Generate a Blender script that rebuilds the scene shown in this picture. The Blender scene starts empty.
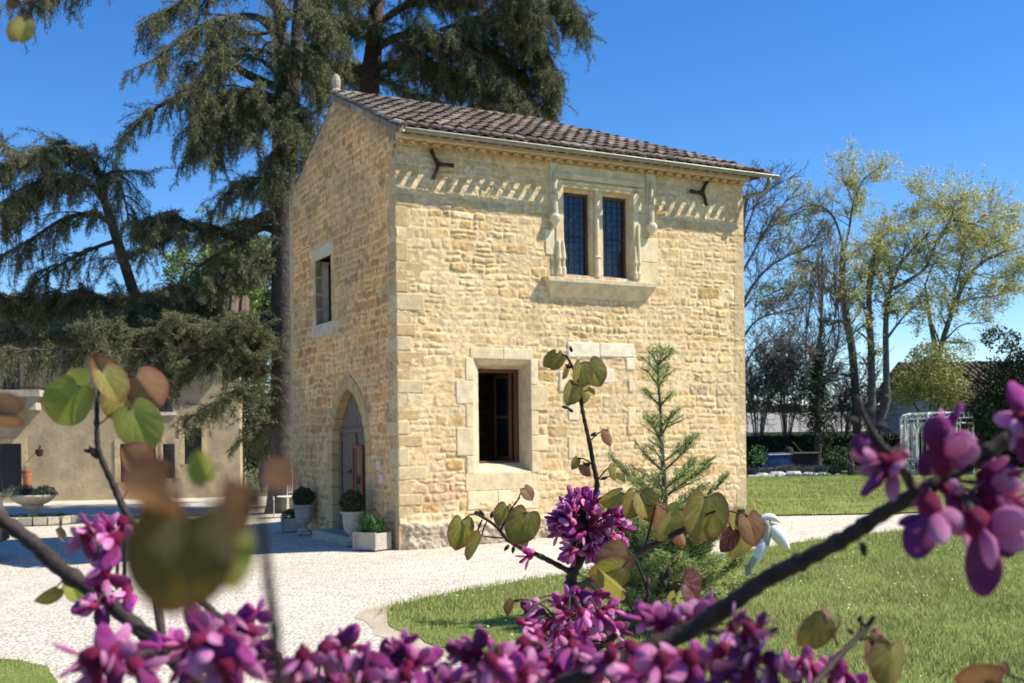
import bpy, math, random
import numpy as np
from mathutils import Vector, Matrix, Euler
from mathutils.geometry import delaunay_2d_cdt
R = math.radians
scene = bpy.context.scene
col = scene.collection

# ------------------------------------------------------------------ camera
FPX, ROLL, EYE, HY = 1120.0, 0.012, 1.6, 437.0
cam_d = bpy.data.cameras.new('camera'); cam = bpy.data.objects.new('camera', cam_d); col.objects.link(cam)
cam.location = (0, 0, EYE)
cam.rotation_euler = (Matrix.Rotation(R(90), 3, 'X') @ Matrix.Rotation(-ROLL, 3, 'Z')).to_euler()
cam_d.sensor_width = 36; cam_d.lens = FPX / 1024 * 36
cam_d.shift_y = (HY - 341.5) / 1024
cam_d.clip_start = .05; cam_d.clip_end = 3000
cam_d.dof.use_dof = True; cam_d.dof.focus_distance = 2.7; cam_d.dof.aperture_fstop = 11
scene.camera = cam

# ------------------------------------------------------------------ light
SUN = Vector((1.02, -.06, 1.16)).normalized()
w = bpy.data.worlds.new('World'); scene.world = w; w.use_nodes = True
nt = w.node_tree; bg = nt.nodes['Background']
sky = nt.nodes.new('ShaderNodeTexSky'); sky.sky_type = 'NISHITA'; sky.sun_disc = False
sky.sun_elevation = math.asin(SUN.z); sky.sun_rotation = math.atan2(SUN.x, SUN.y)
sky.air_density = 1.0; sky.dust_density = .0; sky.ozone_density = 5.0; sky.altitude = 200
hs = nt.nodes.new('ShaderNodeHueSaturation'); hs.inputs['Saturation'].default_value = 1.28; hs.inputs['Hue'].default_value = .508
nt.links.new(sky.outputs[0], hs.inputs['Color']); nt.links.new(hs.outputs[0], bg.inputs['Color'])
bg.inputs['Strength'].default_value = .108
sd = bpy.data.lights.new('sun', 'SUN'); so = bpy.data.objects.new('sun', sd); col.objects.link(so)
sd.energy = 4.6; sd.angle = R(.5); sd.color = (1, .93, .80)
so.rotation_euler = (-SUN).to_track_quat('-Z', 'Y').to_euler(); so.location = (10, 0, 20)
scene.view_settings.view_transform = 'Standard'; scene.view_settings.look = 'None'
scene.view_settings.exposure = .76; scene.view_settings.gamma = 1

# ------------------------------------------------------------------ helpers
def ray(x, y):
    dx, v = x - 512, HY - y; c, s = math.cos(ROLL), math.sin(ROLL)
    return Vector(((dx * c + v * s) / FPX, 1, (-dx * s + v * c) / FPX))
def P(x, y, d):
    r = ray(x, y); return Vector((r.x * d, d, EYE + r.z * d))
def ss(t): t = np.clip(t, 0, 1); return t * t * (3 - 2 * t)
def g(x, y):
    x = np.asarray(x, float); return .28 * ss((np.asarray(y, float) - 14) / 6) * ss((x + 2) / 6) - .2 * ss((-x - 1.9) / 6)
def G(x, y):
    r = ray(x, y); d = 10.
    for _ in range(30): d = (EYE - float(g(r.x * d, d))) / max(-r.z, 1e-3)
    return Vector((r.x * d, d, float(g(r.x * d, d))))
def tag(o, label=None, cat=None, group=None, kind=None):
    for k, v in (('label', label), ('category', cat), ('group', group), ('kind', kind)):
        if v: o[k] = v
    return o
def empty(name, loc=(0, 0, 0), rz=0):
    o = bpy.data.objects.new(name, None); col.objects.link(o); o.location = loc; o.rotation_euler = (0, 0, rz); o.empty_display_size = .2
    return o
def copy_tree(o, parent=None):
    c = o.copy(); col.objects.link(c)
    if parent is not None: c.parent = parent
    for ch in list(o.children): copy_tree(ch, c)
    return c

class MB:
    def __init__(s): s.v = []; s.t = []; s.q = []; s.c = []; s.n = 0; s.ng = []
    def add(s, v, t=None, q=None, c=None):
        v = np.asarray(v, float).reshape(-1, 3)
        if t is not None and len(t): s.t.append(np.asarray(t, np.int64).reshape(-1, 3) + s.n)
        if q is not None and len(q): s.q.append(np.asarray(q, np.int64).reshape(-1, 4) + s.n)
        if c is None: c = (1, 1, 1)
        c = np.asarray(c, float)
        if c.ndim == 1: c = np.repeat(c[None, :], len(v), 0)
        s.v.append(v); s.c.append(c); s.n += len(v)
        return s
    def box(s, x0, x1, y0, y1, z0, z1, c=None):
        v = [(x, y, z) for z in (z0, z1) for y in (y0, y1) for x in (x0, x1)]
        return s.add(v, q=[(0, 2, 3, 1), (4, 5, 7, 6), (0, 1, 5, 4), (2, 6, 7, 3), (0, 4, 6, 2), (1, 3, 7, 5)], c=c)
    def obox(s, M, sx, sy, sz, c=None):
        v = [M @ Vector((x * sx / 2, y * sy / 2, z * sz / 2)) for z in (-1, 1) for y in (-1, 1) for x in (-1, 1)]
        return s.add(np.array(v), q=[(0, 2, 3, 1), (4, 5, 7, 6), (0, 1, 5, 4), (2, 6, 7, 3), (0, 4, 6, 2), (1, 3, 7, 5)], c=c)
    def bar(s, a, b, wd, hd=None, c=None):
        a, b = Vector(a), Vector(b); d = b - a; q = d.to_track_quat('Z', 'Y'); M = Matrix.Translation((a + b) / 2) @ q.to_matrix().to_4x4()
        return s.obox(M, wd, hd or wd, d.length, c)
    def prism(s, poly, z0, z1, c=None):           # poly in xy, extruded in z
        n = len(poly); v = [(p[0], p[1], z0) for p in poly] + [(p[0], p[1], z1) for p in poly]
        q = [(i, (i + 1) % n, n + (i + 1) % n, n + i) for i in range(n)]
        s.add(v, q=q, c=c); o = s.n - 2 * n
        s.ng.append([o + i for i in range(n)][::-1]); s.ng.append([o + n + i for i in range(n)])
        return s
    def tube(s, pts, rad, n=6, c=None, cap=True):
        pts = np.array([tuple(p) for p in pts], float); m = len(pts)
        rad = np.broadcast_to(np.asarray(rad, float), (m,))
        T = np.gradient(pts, axis=0); T /= np.linalg.norm(T, axis=1)[:, None] + 1e-12
        up = np.array([0, 0, 1.]) if abs(T[0][2]) < .9 else np.array([1., 0, 0])
        A = np.cross(T[0], up); A /= np.linalg.norm(A); vs = []
        ang = np.arange(n) * 2 * math.pi / n
        for i in range(m):
            A = A - T[i] * A.dot(T[i]); A /= np.linalg.norm(A) + 1e-12; B = np.cross(T[i], A)
            vs.append(pts[i] + rad[i] * (np.cos(ang)[:, None] * A + np.sin(ang)[:, None] * B))
        q = [(i * n + j, i * n + (j + 1) % n, (i + 1) * n + (j + 1) % n, (i + 1) * n + j) for i in range(m - 1) for j in range(n)]
        s.add(np.concatenate(vs), q=q, c=c)
        if cap:
            o = s.n - m * n; s.ng.append([o + j for j in range(n)][::-1]); s.ng.append([o + (m - 1) * n + j for j in range(n)])
        return s
    def lathe(s, prof, n=24, cx=0, cy=0, c=None):
        m = len(prof); a = np.arange(n) * 2 * math.pi / n
        v = [(cx + r * math.cos(t), cy + r * math.sin(t), z) for r, z in prof for t in a]
        q = [(i * n + j, i * n + (j + 1) % n, (i + 1) * n + (j + 1) % n, (i + 1) * n + j) for i in range(m - 1) for j in range(n)]
        s.add(v, q=q, c=c); o = s.n - m * n
        s.ng.append([o + j for j in range(n)][::-1]); s.ng.append([o + (m - 1) * n + j for j in range(n)])
        return s
    def segs(s, p0, p1, r0, r1, n=3, c=None):
        p0, p1 = np.asarray(p0, float), np.asarray(p1, float)
        r0, r1 = np.asarray(r0, float), np.asarray(r1, float)
        if len(p0) == 0: return s
        T = p1 - p0; T /= np.linalg.norm(T, axis=1)[:, None] + 1e-9
        up = np.where(np.abs(T[:, 2:3]) < .9, np.array([[0, 0, 1.]]), np.array([[1., 0, 0]]))
        A = np.cross(T, up); A /= np.linalg.norm(A, axis=1)[:, None]; B = np.cross(T, A)
        a = np.arange(n) * 2 * math.pi / n
        ring = np.cos(a)[None, :, None] * A[:, None] + np.sin(a)[None, :, None] * B[:, None]
        v = np.concatenate([p0[:, None] + ring * r0[:, None, None], p1[:, None] + ring * r1[:, None, None]], 1)
        k = len(p0); base = np.arange(k)[:, None] * 2 * n
        q = np.concatenate([base + np.array([[j, (j + 1) % n, n + (j + 1) % n, n + j]]) for j in range(n)], 0)
        return s.add(v.reshape(-1, 3), q=q, c=c)
    def tris(s, cen, U, V, c=None, quad=False):
        """many small leaf faces: centre, half vectors; c per face"""
        cen, U, V = map(lambda a: np.asarray(a, float), (cen, U, V)); k = len(cen)
        if quad:
            v = np.stack([cen - U, cen + V * .9 + U * .1, cen + U, cen - V], 1)
            q = np.arange(k * 4).reshape(-1, 4); cc = None if c is None else np.repeat(c, 4, 0)
            return s.add(v.reshape(-1, 3), q=q, c=cc)
        v = np.stack([cen - U - V, cen - U + V, cen + U], 1)
        cc = None if c is None else np.repeat(c, 3, 0)
        return s.add(v.reshape(-1, 3), t=np.arange(k * 3).reshape(-1, 3), c=cc)
    def build(s, name, mat, parent=None, smooth=False, bevel=0, origin=None):
        v = np.concatenate(s.v); c = np.concatenate(s.c)
        if origin is not None: v = v - np.array(tuple(origin))
        t = np.concatenate(s.t) if s.t else np.zeros((0, 3), int)
        q = np.concatenate(s.q) if s.q else np.zeros((0, 4), int)
        ng = s.ng
        lv = np.concatenate([t.ravel(), q.ravel()] + [np.array(x) for x in ng]).astype(np.int32)
        tot = np.concatenate([np.full(len(t), 3), np.full(len(q), 4), np.array([len(x) for x in ng], int)]).astype(np.int32)
        st = np.concatenate([[0], np.cumsum(tot)[:-1]]).astype(np.int32)
        me = bpy.data.meshes.new(name)
        me.vertices.add(len(v)); me.vertices.foreach_set('co', v.astype(np.float32).ravel())
        me.loops.add(len(lv)); me.loops.foreach_set('vertex_index', lv)
        me.polygons.add(len(tot)); me.polygons.foreach_set('loop_start', st)
        me.polygons.foreach_set('use_smooth', np.full(len(tot), bool(smooth)))
        me.update(calc_edges=True)
        at = me.color_attributes.new('Col', 'FLOAT_COLOR', 'POINT')
        at.data.foreach_set('color', np.concatenate([c, np.ones((len(c), 1))], 1).astype(np.float32).ravel())
        me.materials.append(mat)
        o = bpy.data.objects.new(name, me); col.objects.link(o)
        if parent is not None: o.parent = parent
        if bevel:
            b = o.modifiers.new('bevel', 'BEVEL'); b.width = bevel; b.segments = 2; b.limit_method = 'ANGLE'
        return o

def _h(xi, yi, seed):
    h = (xi.astype(np.int64) * 374761393 + yi.astype(np.int64) * 668265263 + seed * 1446653) & 0xffffffff
    h = ((h ^ (h >> 13)) * 1274126177) & 0xffffffff
    return ((h ^ (h >> 16)) & 0xffff) / 65535.
def vn(x, y, seed=0):
    xi, yi = np.floor(x), np.floor(y); fx, fy = x - xi, y - yi
    fx = fx * fx * (3 - 2 * fx); fy = fy * fy * (3 - 2 * fy)
    a, b, c_, d = _h(xi, yi, seed), _h(xi + 1, yi, seed), _h(xi, yi + 1, seed), _h(xi + 1, yi + 1, seed)
    return (a * (1 - fx) + b * fx) * (1 - fy) + (c_ * (1 - fx) + d * fx) * fy
def fbm(x, y, seed=0, o=4):
    r = 0; a = .5
    for i in range(o): r = r + a * vn(x * 2 ** i, y * 2 ** i, seed + i * 17); a *= .5
    return r / (1 - .5 ** o)
def catmull(pts, k=6):
    pts = [Vector(p) for p in pts]; P_ = [pts[0] * 2 - pts[1]] + pts + [pts[-1] * 2 - pts[-2]]; out = []
    for i in range(1, len(P_) - 2):
        a, b, c, d = P_[i - 1:i + 3]
        for j in range(k):
            t = j / k
            out.append(.5 * ((2 * b) + (c - a) * t + (2 * a - 5 * b + 4 * c - d) * t * t + (3 * b - a - 3 * c + d) * t ** 3))
    out.append(pts[-1]); return out
def lerpr(r0, r1, n, e=1): return [r0 + (r1 - r0) * (i / (n - 1)) ** e for i in range(n)]

# ------------------------------------------------------------------ materials
def mat(name, color=(.5, .5, .5), rough=.8, attr=False, var=.0, scale=8, bump=0, bscale=30, spec=.3, metal=0, trans=0, c2=None, coat=0, sss=0):
    m = bpy.data.materials.new(name); m.use_nodes = True; n = m.node_tree; b = n.nodes['Principled BSDF']
    b.inputs['Roughness'].default_value = rough; b.inputs['Metallic'].default_value = metal
    b.inputs['Specular IOR Level'].default_value = spec
    if coat: b.inputs['Coat Weight'].default_value = coat; b.inputs['Coat Roughness'].default_value = .25
    tc = n.nodes.new('ShaderNodeTexCoord')
    src = None
    if attr:
        a = n.nodes.new('ShaderNodeVertexColor'); a.layer_name = 'Col'; src = a.outputs['Color']
    if attr and color != (1, 1, 1):
        mx = n.nodes.new('ShaderNodeMix'); mx.data_type = 'RGBA'; mx.blend_type = 'MULTIPLY'; mx.inputs['Factor'].default_value = 1
        n.links.new(src, mx.inputs['A']); mx.inputs['B'].default_value = (*color, 1); src = mx.outputs['Result']
    if var or c2:
        no = n.nodes.new('ShaderNodeTexNoise'); no.inputs['Scale'].default_value = scale; no.inputs['Detail'].default_value = 6; no.inputs['Roughness'].default_value = .65
        n.links.new(tc.outputs['Object'], no.inputs['Vector'])
        rp = n.nodes.new('ShaderNodeValToRGB'); rp.color_ramp.elements[0].position = .32; rp.color_ramp.elements[1].position = .68
        n.links.new(no.outputs['Fac'], rp.inputs['Fac'])
        if src is None:
            ca = color; cb = c2 or tuple(min(1, x * (1 + var)) for x in color)
            if not c2: ca = tuple(x * (1 - var) for x in color)
            rp.color_ramp.elements[0].color = (*ca, 1); rp.color_ramp.elements[1].color = (*cb, 1); src = rp.outputs['Color']
        else:
            rp.color_ramp.elements[0].color = (1 - var,) * 3 + (1,); rp.color_ramp.elements[1].color = (1 + var * .6,) * 3 + (1,)
            mx = n.nodes.new('ShaderNodeMix'); mx.data_type = 'RGBA'; mx.blend_type = 'MULTIPLY'; mx.inputs['Factor'].default_value = 1
            n.links.new(src, mx.inputs['A']); n.links.new(rp.outputs['Color'], mx.inputs['B']); src = mx.outputs['Result']
    if src is not None: n.links.new(src, b.inputs['Base Color'])
    else: b.inputs['Base Color'].default_value = (*color, 1)
    if bump:
        no2 = n.nodes.new('ShaderNodeTexNoise'); no2.inputs['Scale'].default_value = bscale; no2.inputs['Detail'].default_value = 5
        n.links.new(tc.outputs['Object'], no2.inputs['Vector'])
        bp = n.nodes.new('ShaderNodeBump'); bp.inputs['Strength'].default_value = 1; bp.inputs['Distance'].default_value = bump
        n.links.new(no2.outputs['Fac'], bp.inputs['Height']); n.links.new(bp.outputs['Normal'], b.inputs['Normal'])
    if trans:
        tr = n.nodes.new('ShaderNodeBsdfTranslucent'); ms = n.nodes.new('ShaderNodeMixShader'); ms.inputs['Fac'].default_value = trans
        if src is not None: n.links.new(src, tr.inputs['Color'])
        else: tr.inputs['Color'].default_value = (*color, 1)
        n.links.new(b.outputs[0], ms.inputs[1]); n.links.new(tr.outputs[0], ms.inputs[2])
        n.links.new(ms.outputs[0], n.nodes['Material Output'].inputs['Surface'])
    return m
M = dict(
    wall=mat('limestone_rubble', (1, 1, 1), .95, attr=True, var=.22, scale=14, bump=.006, bscale=45, spec=.1),
    dressed=mat('dressed_limestone', (1, .945, .86), .9, attr=True, var=.24, scale=7, bump=.005, bscale=50, spec=.15),
    tile=mat('terracotta_tile', (1, 1, 1), .9, attr=True, var=.35, scale=11, bump=.006, bscale=40, spec=.15),
    zinc=mat('zinc', (.26, .26, .22), .5, var=.2, scale=5, metal=.5),
    iron=mat('rusty_iron', (.035, .022, .016), .8, var=.3, bump=.002),
    oak=mat('weathered_oak', (.19, .14, .10), .85, var=.35, scale=18, bump=.003, bscale=60),
    brownwood=mat('brown_wood', (.11, .05, .028), .6, var=.3, scale=20),
    glass=mat('window_glass', (.010, .014, .022), .08, spec=.55),
    lead=mat('lead', (.035, .038, .045), .5, metal=.3),
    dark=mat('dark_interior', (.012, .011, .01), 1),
    plaster=mat('old_plaster', (.42, .335, .21), .95, var=.25, scale=1.6, bump=.01, bscale=9),
    shutter=mat('dark_shutter', (.03, .032, .042), .6),
    gravel=None, needle=mat('cedar_needles', (1, 1, 1), .8, attr=True, trans=.2, spec=.2),
    bark=mat('bark', (.085, .07, .058), .95, var=.4, scale=6, bump=.03, bscale=12),
    barkgrey=mat('grey_bark', (.15, .135, .115), .95, var=.35, scale=7, bump=.02, bscale=14),
    leaf=mat('leaf', (1, 1, 1), .55, attr=True, trans=.3, spec=.3),
    box=mat('boxwood', (1, 1, 1), .7, attr=True, trans=.15, spec=.25),
    pot=mat('cast_stone', (.42, .38, .30), .9, var=.2, scale=10, bump=.004),
    terra=mat('terracotta', (.32, .12, .06), .85, var=.2),
    white=mat('white_paint', (.80, .77, .70), .5, var=.08, scale=10),
    hedge=mat('hedge', (1, 1, 1), .8, attr=True, spec=.2),
    soil=mat('soil', (.12, .085, .055), 1, var=.3, bump=.02),
    rock=mat('pale_rock', (.5, .48, .43), .9, var=.2, bump=.02, bscale=8),
    rooffar=mat('far_roof', (.12, .085, .06), .95, var=.3, scale=2.5, bump=.03, bscale=6),
    greywall=mat('grey_wall', (.27, .26, .24), .95, var=.15, scale=2),
    palewall=mat('pale_wall', (.42, .39, .34), .95, var=.15, scale=2),
    blue=mat('blue_tarp', (.02, .05, .16), .45, var=.15),
    rbark=mat('redbud_bark', (.042, .028, .024), .75, var=.45, scale=60, bump=.0015, bscale=160, spec=.3),
    rleaf=mat('redbud_leaf', (1, 1, 1), .38, attr=True, trans=.42, spec=.45, bump=.0004, bscale=500),
    petal=mat('redbud_petal', (1, 1, 1), .6, attr=True, trans=.38, spec=.2, var=.14, scale=120, bump=.0004, bscale=400),
    carp=mat('car_paint', (.16, .17, .18), .3, metal=.6, coat=.5), rubber=mat('rubber', (.02, .02, .02), .7),
    tail=mat('tail_light', (.35, .01, .01), .2, spec=.6), grass=mat('grass_blade', (1, 1, 1), .7, attr=True, trans=.25, spec=.2),
    daisy=mat('daisy', (.8, .8, .76), .7),
)
def ground_mat(name, stops, s1, s2, bump, bscale, vor=False, bigmix=.5):
    m = bpy.data.materials.new(name); m.use_nodes = True; n = m.node_tree; b = n.nodes['Principled BSDF']; b.inputs['Roughness'].default_value = .95; b.inputs['Specular IOR Level'].default_value = .1
    tc = n.nodes.new('ShaderNodeTexCoord')
    a1 = n.nodes.new('ShaderNodeTexNoise'); a1.inputs['Scale'].default_value = s1; a1.inputs['Detail'].default_value = 5
    if vor:
        a2 = n.nodes.new('ShaderNodeTexVoronoi'); a2.inputs['Scale'].default_value = s2; out2 = a2.outputs['Color']
        sp = n.nodes.new('ShaderNodeSeparateColor'); n.links.new(out2, sp.inputs[0]); out2 = sp.outputs[0]; hgt = a2.outputs['Distance']
    else:
        a2 = n.nodes.new('ShaderNodeTexNoise'); a2.inputs['Scale'].default_value = s2; a2.inputs['Detail'].default_value = 6; a2.inputs['Roughness'].default_value = .7; out2 = a2.outputs['Fac']; hgt = out2
    for a in (a1, a2): n.links.new(tc.outputs['Object'], a.inputs['Vector'])
    mx = n.nodes.new('ShaderNodeMix'); mx.inputs['Factor'].default_value = bigmix
    n.links.new(out2, mx.inputs['A']); n.links.new(a1.outputs['Fac'], mx.inputs['B'])
    rp = n.nodes.new('ShaderNodeValToRGB'); cr = rp.color_ramp
    for i, (p, c) in enumerate(stops):
        e = cr.elements[i] if i < 2 else cr.elements.new(p)
        e.position = p; e.color = (*c, 1)
    n.links.new(mx.outputs['Result'], rp.inputs['Fac']); n.links.new(rp.outputs[0], b.inputs['Base Color'])
    bp = n.nodes.new('ShaderNodeBump'); bp.inputs['Distance'].default_value = bump; bp.inputs['Strength'].default_value = 1
    if vor: bp.invert = True
    n.links.new(hgt, bp.inputs['Height']); n.links.new(bp.outputs[0], b.inputs['Normal'])
    return m
M['gravel'] = ground_mat('gravel', [(.1, (.36, .315, .25)), (.9, (.74, .67, .56)), (.5, (.58, .515, .42))], .5, 24, .02, 0, True, .38)
M['lawn'] = ground_mat('lawn', [(.25, (.13, .18, .035)), (.75, (.33, .35, .11)), (.5, (.21, .26, .065))], .9, 16, .05, 0)
M['field'] = ground_mat('field', [(.25, (.06, .085, .03)), (.75, (.13, .15, .06)), (.5, (.09, .12, .045))], .2, 6, .05, 0)

# ------------------------------------------------------------------ ground
def sheet(name, poly, off, m, step=.5, edge_noise=0, seed=1):
    rnd = random.Random(seed); pts = []
    for i in range(len(poly)):
        a, b = Vector(poly[i][:2]), Vector(poly[(i + 1) % len(poly)][:2]); k = max(1, int((b - a).length / step)); nrm = Vector((-(b - a).y, (b - a).x)).normalized()
        for j in range(k):
            pts.append(a + (b - a) * j / k + nrm * rnd.uniform(-1, 1) * edge_noise)
    nb = len(pts); xs = [p.x for p in pts]; ys = [p.y for p in pts]
    st = max(step, (max(xs) - min(xs)) / 90)
    gx = np.arange(min(xs), max(xs), st); gy = np.arange(min(ys), max(ys), st)
    def inside(x, y):
        c = False; j = nb - 1
        for i in range(nb):
            if (ys[i] > y) != (ys[j] > y) and x < (xs[j] - xs[i]) * (y - ys[i]) / (ys[j] - ys[i]) + xs[i]: c = not c
            j = i
        return c
    for x in gx:
        for y in gy:
            if inside(x, y): pts.append(Vector((x + rnd.uniform(-.1, .1) * st, y)))
    vo, _, fo, *_ = delaunay_2d_cdt(pts, [(i, (i + 1) % nb) for i in range(nb)], [], 1, 1e-5)
    me = bpy.data.meshes.new(name); me.from_pydata([(p.x, p.y, float(g(p.x, p.y)) + off) for p in vo], [], [tuple(f) for f in fo]); me.materials.append(m)
    me.update(); o = bpy.data.objects.new(name, me); col.objects.link(o)
    for p in me.polygons: p.use_smooth = True
    return o
ax = np.concatenate([[-700, -300, -120, -60], np.arange(-30, 30.1, .75), [60, 120, 300, 700]]); ay = np.concatenate([[-700, -200, -60, -20], np.arange(-6, 50.1, .75), [70, 120, 300, 900]])
X, Y = np.meshgrid(ax, ay); Z = g(X, Y) - .05; nx, ny = len(ax), len(ay)
idx = np.arange(nx * ny).reshape(ny, nx)
mb = MB(); mb.add(np.stack([X, Y, Z], -1).reshape(-1, 3), q=np.stack([idx[:-1, :-1], idx[:-1, 1:], idx[1:, 1:], idx[1:, :-1]], -1).reshape(-1, 4))
tag(mb.build('ground', M['field'], smooth=True), kind='structure')
def gp(lst): return [(v.x, v.y) for v in (G(x, y) for x, y in lst)]
near_top = [(385, 612), (395, 604), (425, 596), (470, 588), (520, 580), (580, 571), (650, 562), (720, 553), (791, 542), (850, 535), (900, 530), (960, 526), (1024, 521), (1120, 515)]
lawn_near = gp(near_top) + [(14, 4), (1.5, 4), (1.1, 6.2)] + gp([(560, 672), (500, 655), (440, 645), (395, 628)])
far_edge = gp([(747, 515.5), (865, 513.5), (960, 511), (1024, 508), (1150, 503)])
gravel_poly = [(-30, 1), (14, 1), (16, 11)] + [(16, 22)] + far_edge[::-1] + [(4.3, 21.5), (-.5, 24.5), (-3, 35.4), (-10, 36.6), (-30, 33)]
tag(sheet('gravel_drive', gravel_poly, -.02, M['gravel'], .6), kind='structure')
tag(sheet('lawn', lawn_near, -.011, M['lawn'], .22, .03), kind='structure')
lawn_far = far_edge + [(24, 34), (8, 34.4), (6.5, 33.5), (5, 32), (4.6, 26)]
tag(sheet('lawn_beyond_path', lawn_far, 0.004, M['lawn'], .5, .02), kind='structure')
lawn_corner = gp([(-30, 658), (20, 660), (48, 666), (60, 690)]) + [(-2.9, 4.5), (-5, 4.5)]
tag(sheet('lawn_corner', lawn_corner, 0.0, M['lawn'], .2, .02), kind='structure')
# worn soil at the tip of the lawn
tag(sheet('bare_soil', gp([(350, 612), (375, 606), (400, 602), (420, 606), (410, 622), (450, 636), (500, 646), (548, 655), (560, 668), (500, 668), (430, 652), (372, 632)]), -.0165, ground_mat('worn_soil', [(.2, (.32, .25, .17)), (.8, (.60, .52, .41)), (.5, (.47, .39, .29))], 3, 40, .01, 0), 2e-1, .10), kind='structure')
rng = np.random.default_rng(5)
def in_poly(px, py, poly):
    c = np.zeros(len(px), bool); j = len(poly) - 1
    for i in range(len(poly)):
        xi, yi = poly[i][:2]; xj, yj = poly[j][:2]
        if yi != yj:
            m_ = ((yi > py) != (yj > py)) & (px < (xj - xi) * (py - yi) / (yj - yi) + xi); c ^= m_
        j = i
    return c
def grass(name, poly, n, label, hgt=.045, wd=.006, bounds=None, spread=1.0):
    xs = [p[0] for p in poly]; ys = [p[1] for p in poly]; b = bounds or (min(xs), max(xs), min(ys), max(ys))
    px = rng.uniform(b[0], b[1], n * 3); py = rng.uniform(b[2], b[3], n * 3); k = in_poly(px, py, poly); px, py = px[k][:n], py[k][:n]; n = len(px)
    dens = fbm(px * 1.3, py * 1.3, 3); keep = dens + rng.uniform(-.25, .25, n) > .40; yel = ss((fbm(px * .9, py * .9, 31) - .45) * 5); px, py, dens, yel = px[keep], py[keep], dens[keep], yel[keep][:, None]; n = len(px)
    px = px + rng.normal(0, .06, n); py = py + rng.normal(0, .05, n)
    th = rng.uniform(0, 6.28, n); h = hgt * rng.uniform(.5, 1.3, n) * (.6 + .7 * dens); ln = rng.uniform(.1, .9, n)
    base = np.stack([px, py, g(px, py) - .004], 1); d = np.stack([np.cos(th), np.sin(th), 0 * th], 1); sd_ = np.stack([-np.sin(th), np.cos(th), 0 * th], 1)
    v = np.stack([base - sd_ * wd / 2, base + sd_ * wd / 2, base + d * (h * ln)[:, None] + np.array([0, 0, 1]) * h[:, None]], 1)
    tcol = rng.uniform(0, 1, (n, 1)); dn = np.clip((dens[:, None] - .3) * 2, 0, 1)
    c = (1 - tcol) * np.array([.20, .25, .05]) + tcol * np.array([.46, .46, .17]); c = c * (1 - .25 * dn) + .25 * dn * np.array([.05, .12, .02])
    c = c * (1 - .45 * yel) + .45 * yel * np.array([.40, .37, .15]); c[rng.random(n) < .02] = (.42, .36, .2)
    mb = MB(); mb.add(v.reshape(-1, 3), t=np.arange(n * 3).reshape(-1, 3), c=np.repeat(c, 3, 0))
    return tag(mb.build(name, M['grass']), label, 'grass', kind='stuff')
grass('grass', lawn_near, 150000, 'short green grass blades covering the near lawn', .05, .009, (-1.6, 8.5, 6, 17.5))
grass('grass', lawn_far, 60000, 'mown green grass of the lawn beyond the gravel path', .06, .02)
grass('grass', lawn_corner, 12000, 'patch of grass in the bottom left corner of the drive', .04, .007)
# daisies: tiny, uncountable
px = rng.uniform(-1, 8, 1500); py = rng.uniform(7, 16, 1500); k = in_poly(px, py, lawn_near) & (fbm(px * .7, py * .7, 9) > .47); px, py = px[k][:220], py[k][:220]
mb = MB(); a6 = np.arange(6) * math.pi / 3
for x_, y_ in zip(px, py):
    z_ = float(g(x_, y_)) + rng.uniform(.03, .055); r_ = rng.uniform(.007, .013)
    mb.add([(x_, y_, z_ + .004)] + [(x_ + r_ * math.cos(t), y_ + r_ * math.sin(t), z_ - .003) for t in a6], t=[(0, i + 1, (i + 1) % 6 + 1) for i in range(6)])
tag(mb.build('daisies', M['daisy']), 'tiny white daisies scattered over the near lawn', 'daisies', kind='stuff')

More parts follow.
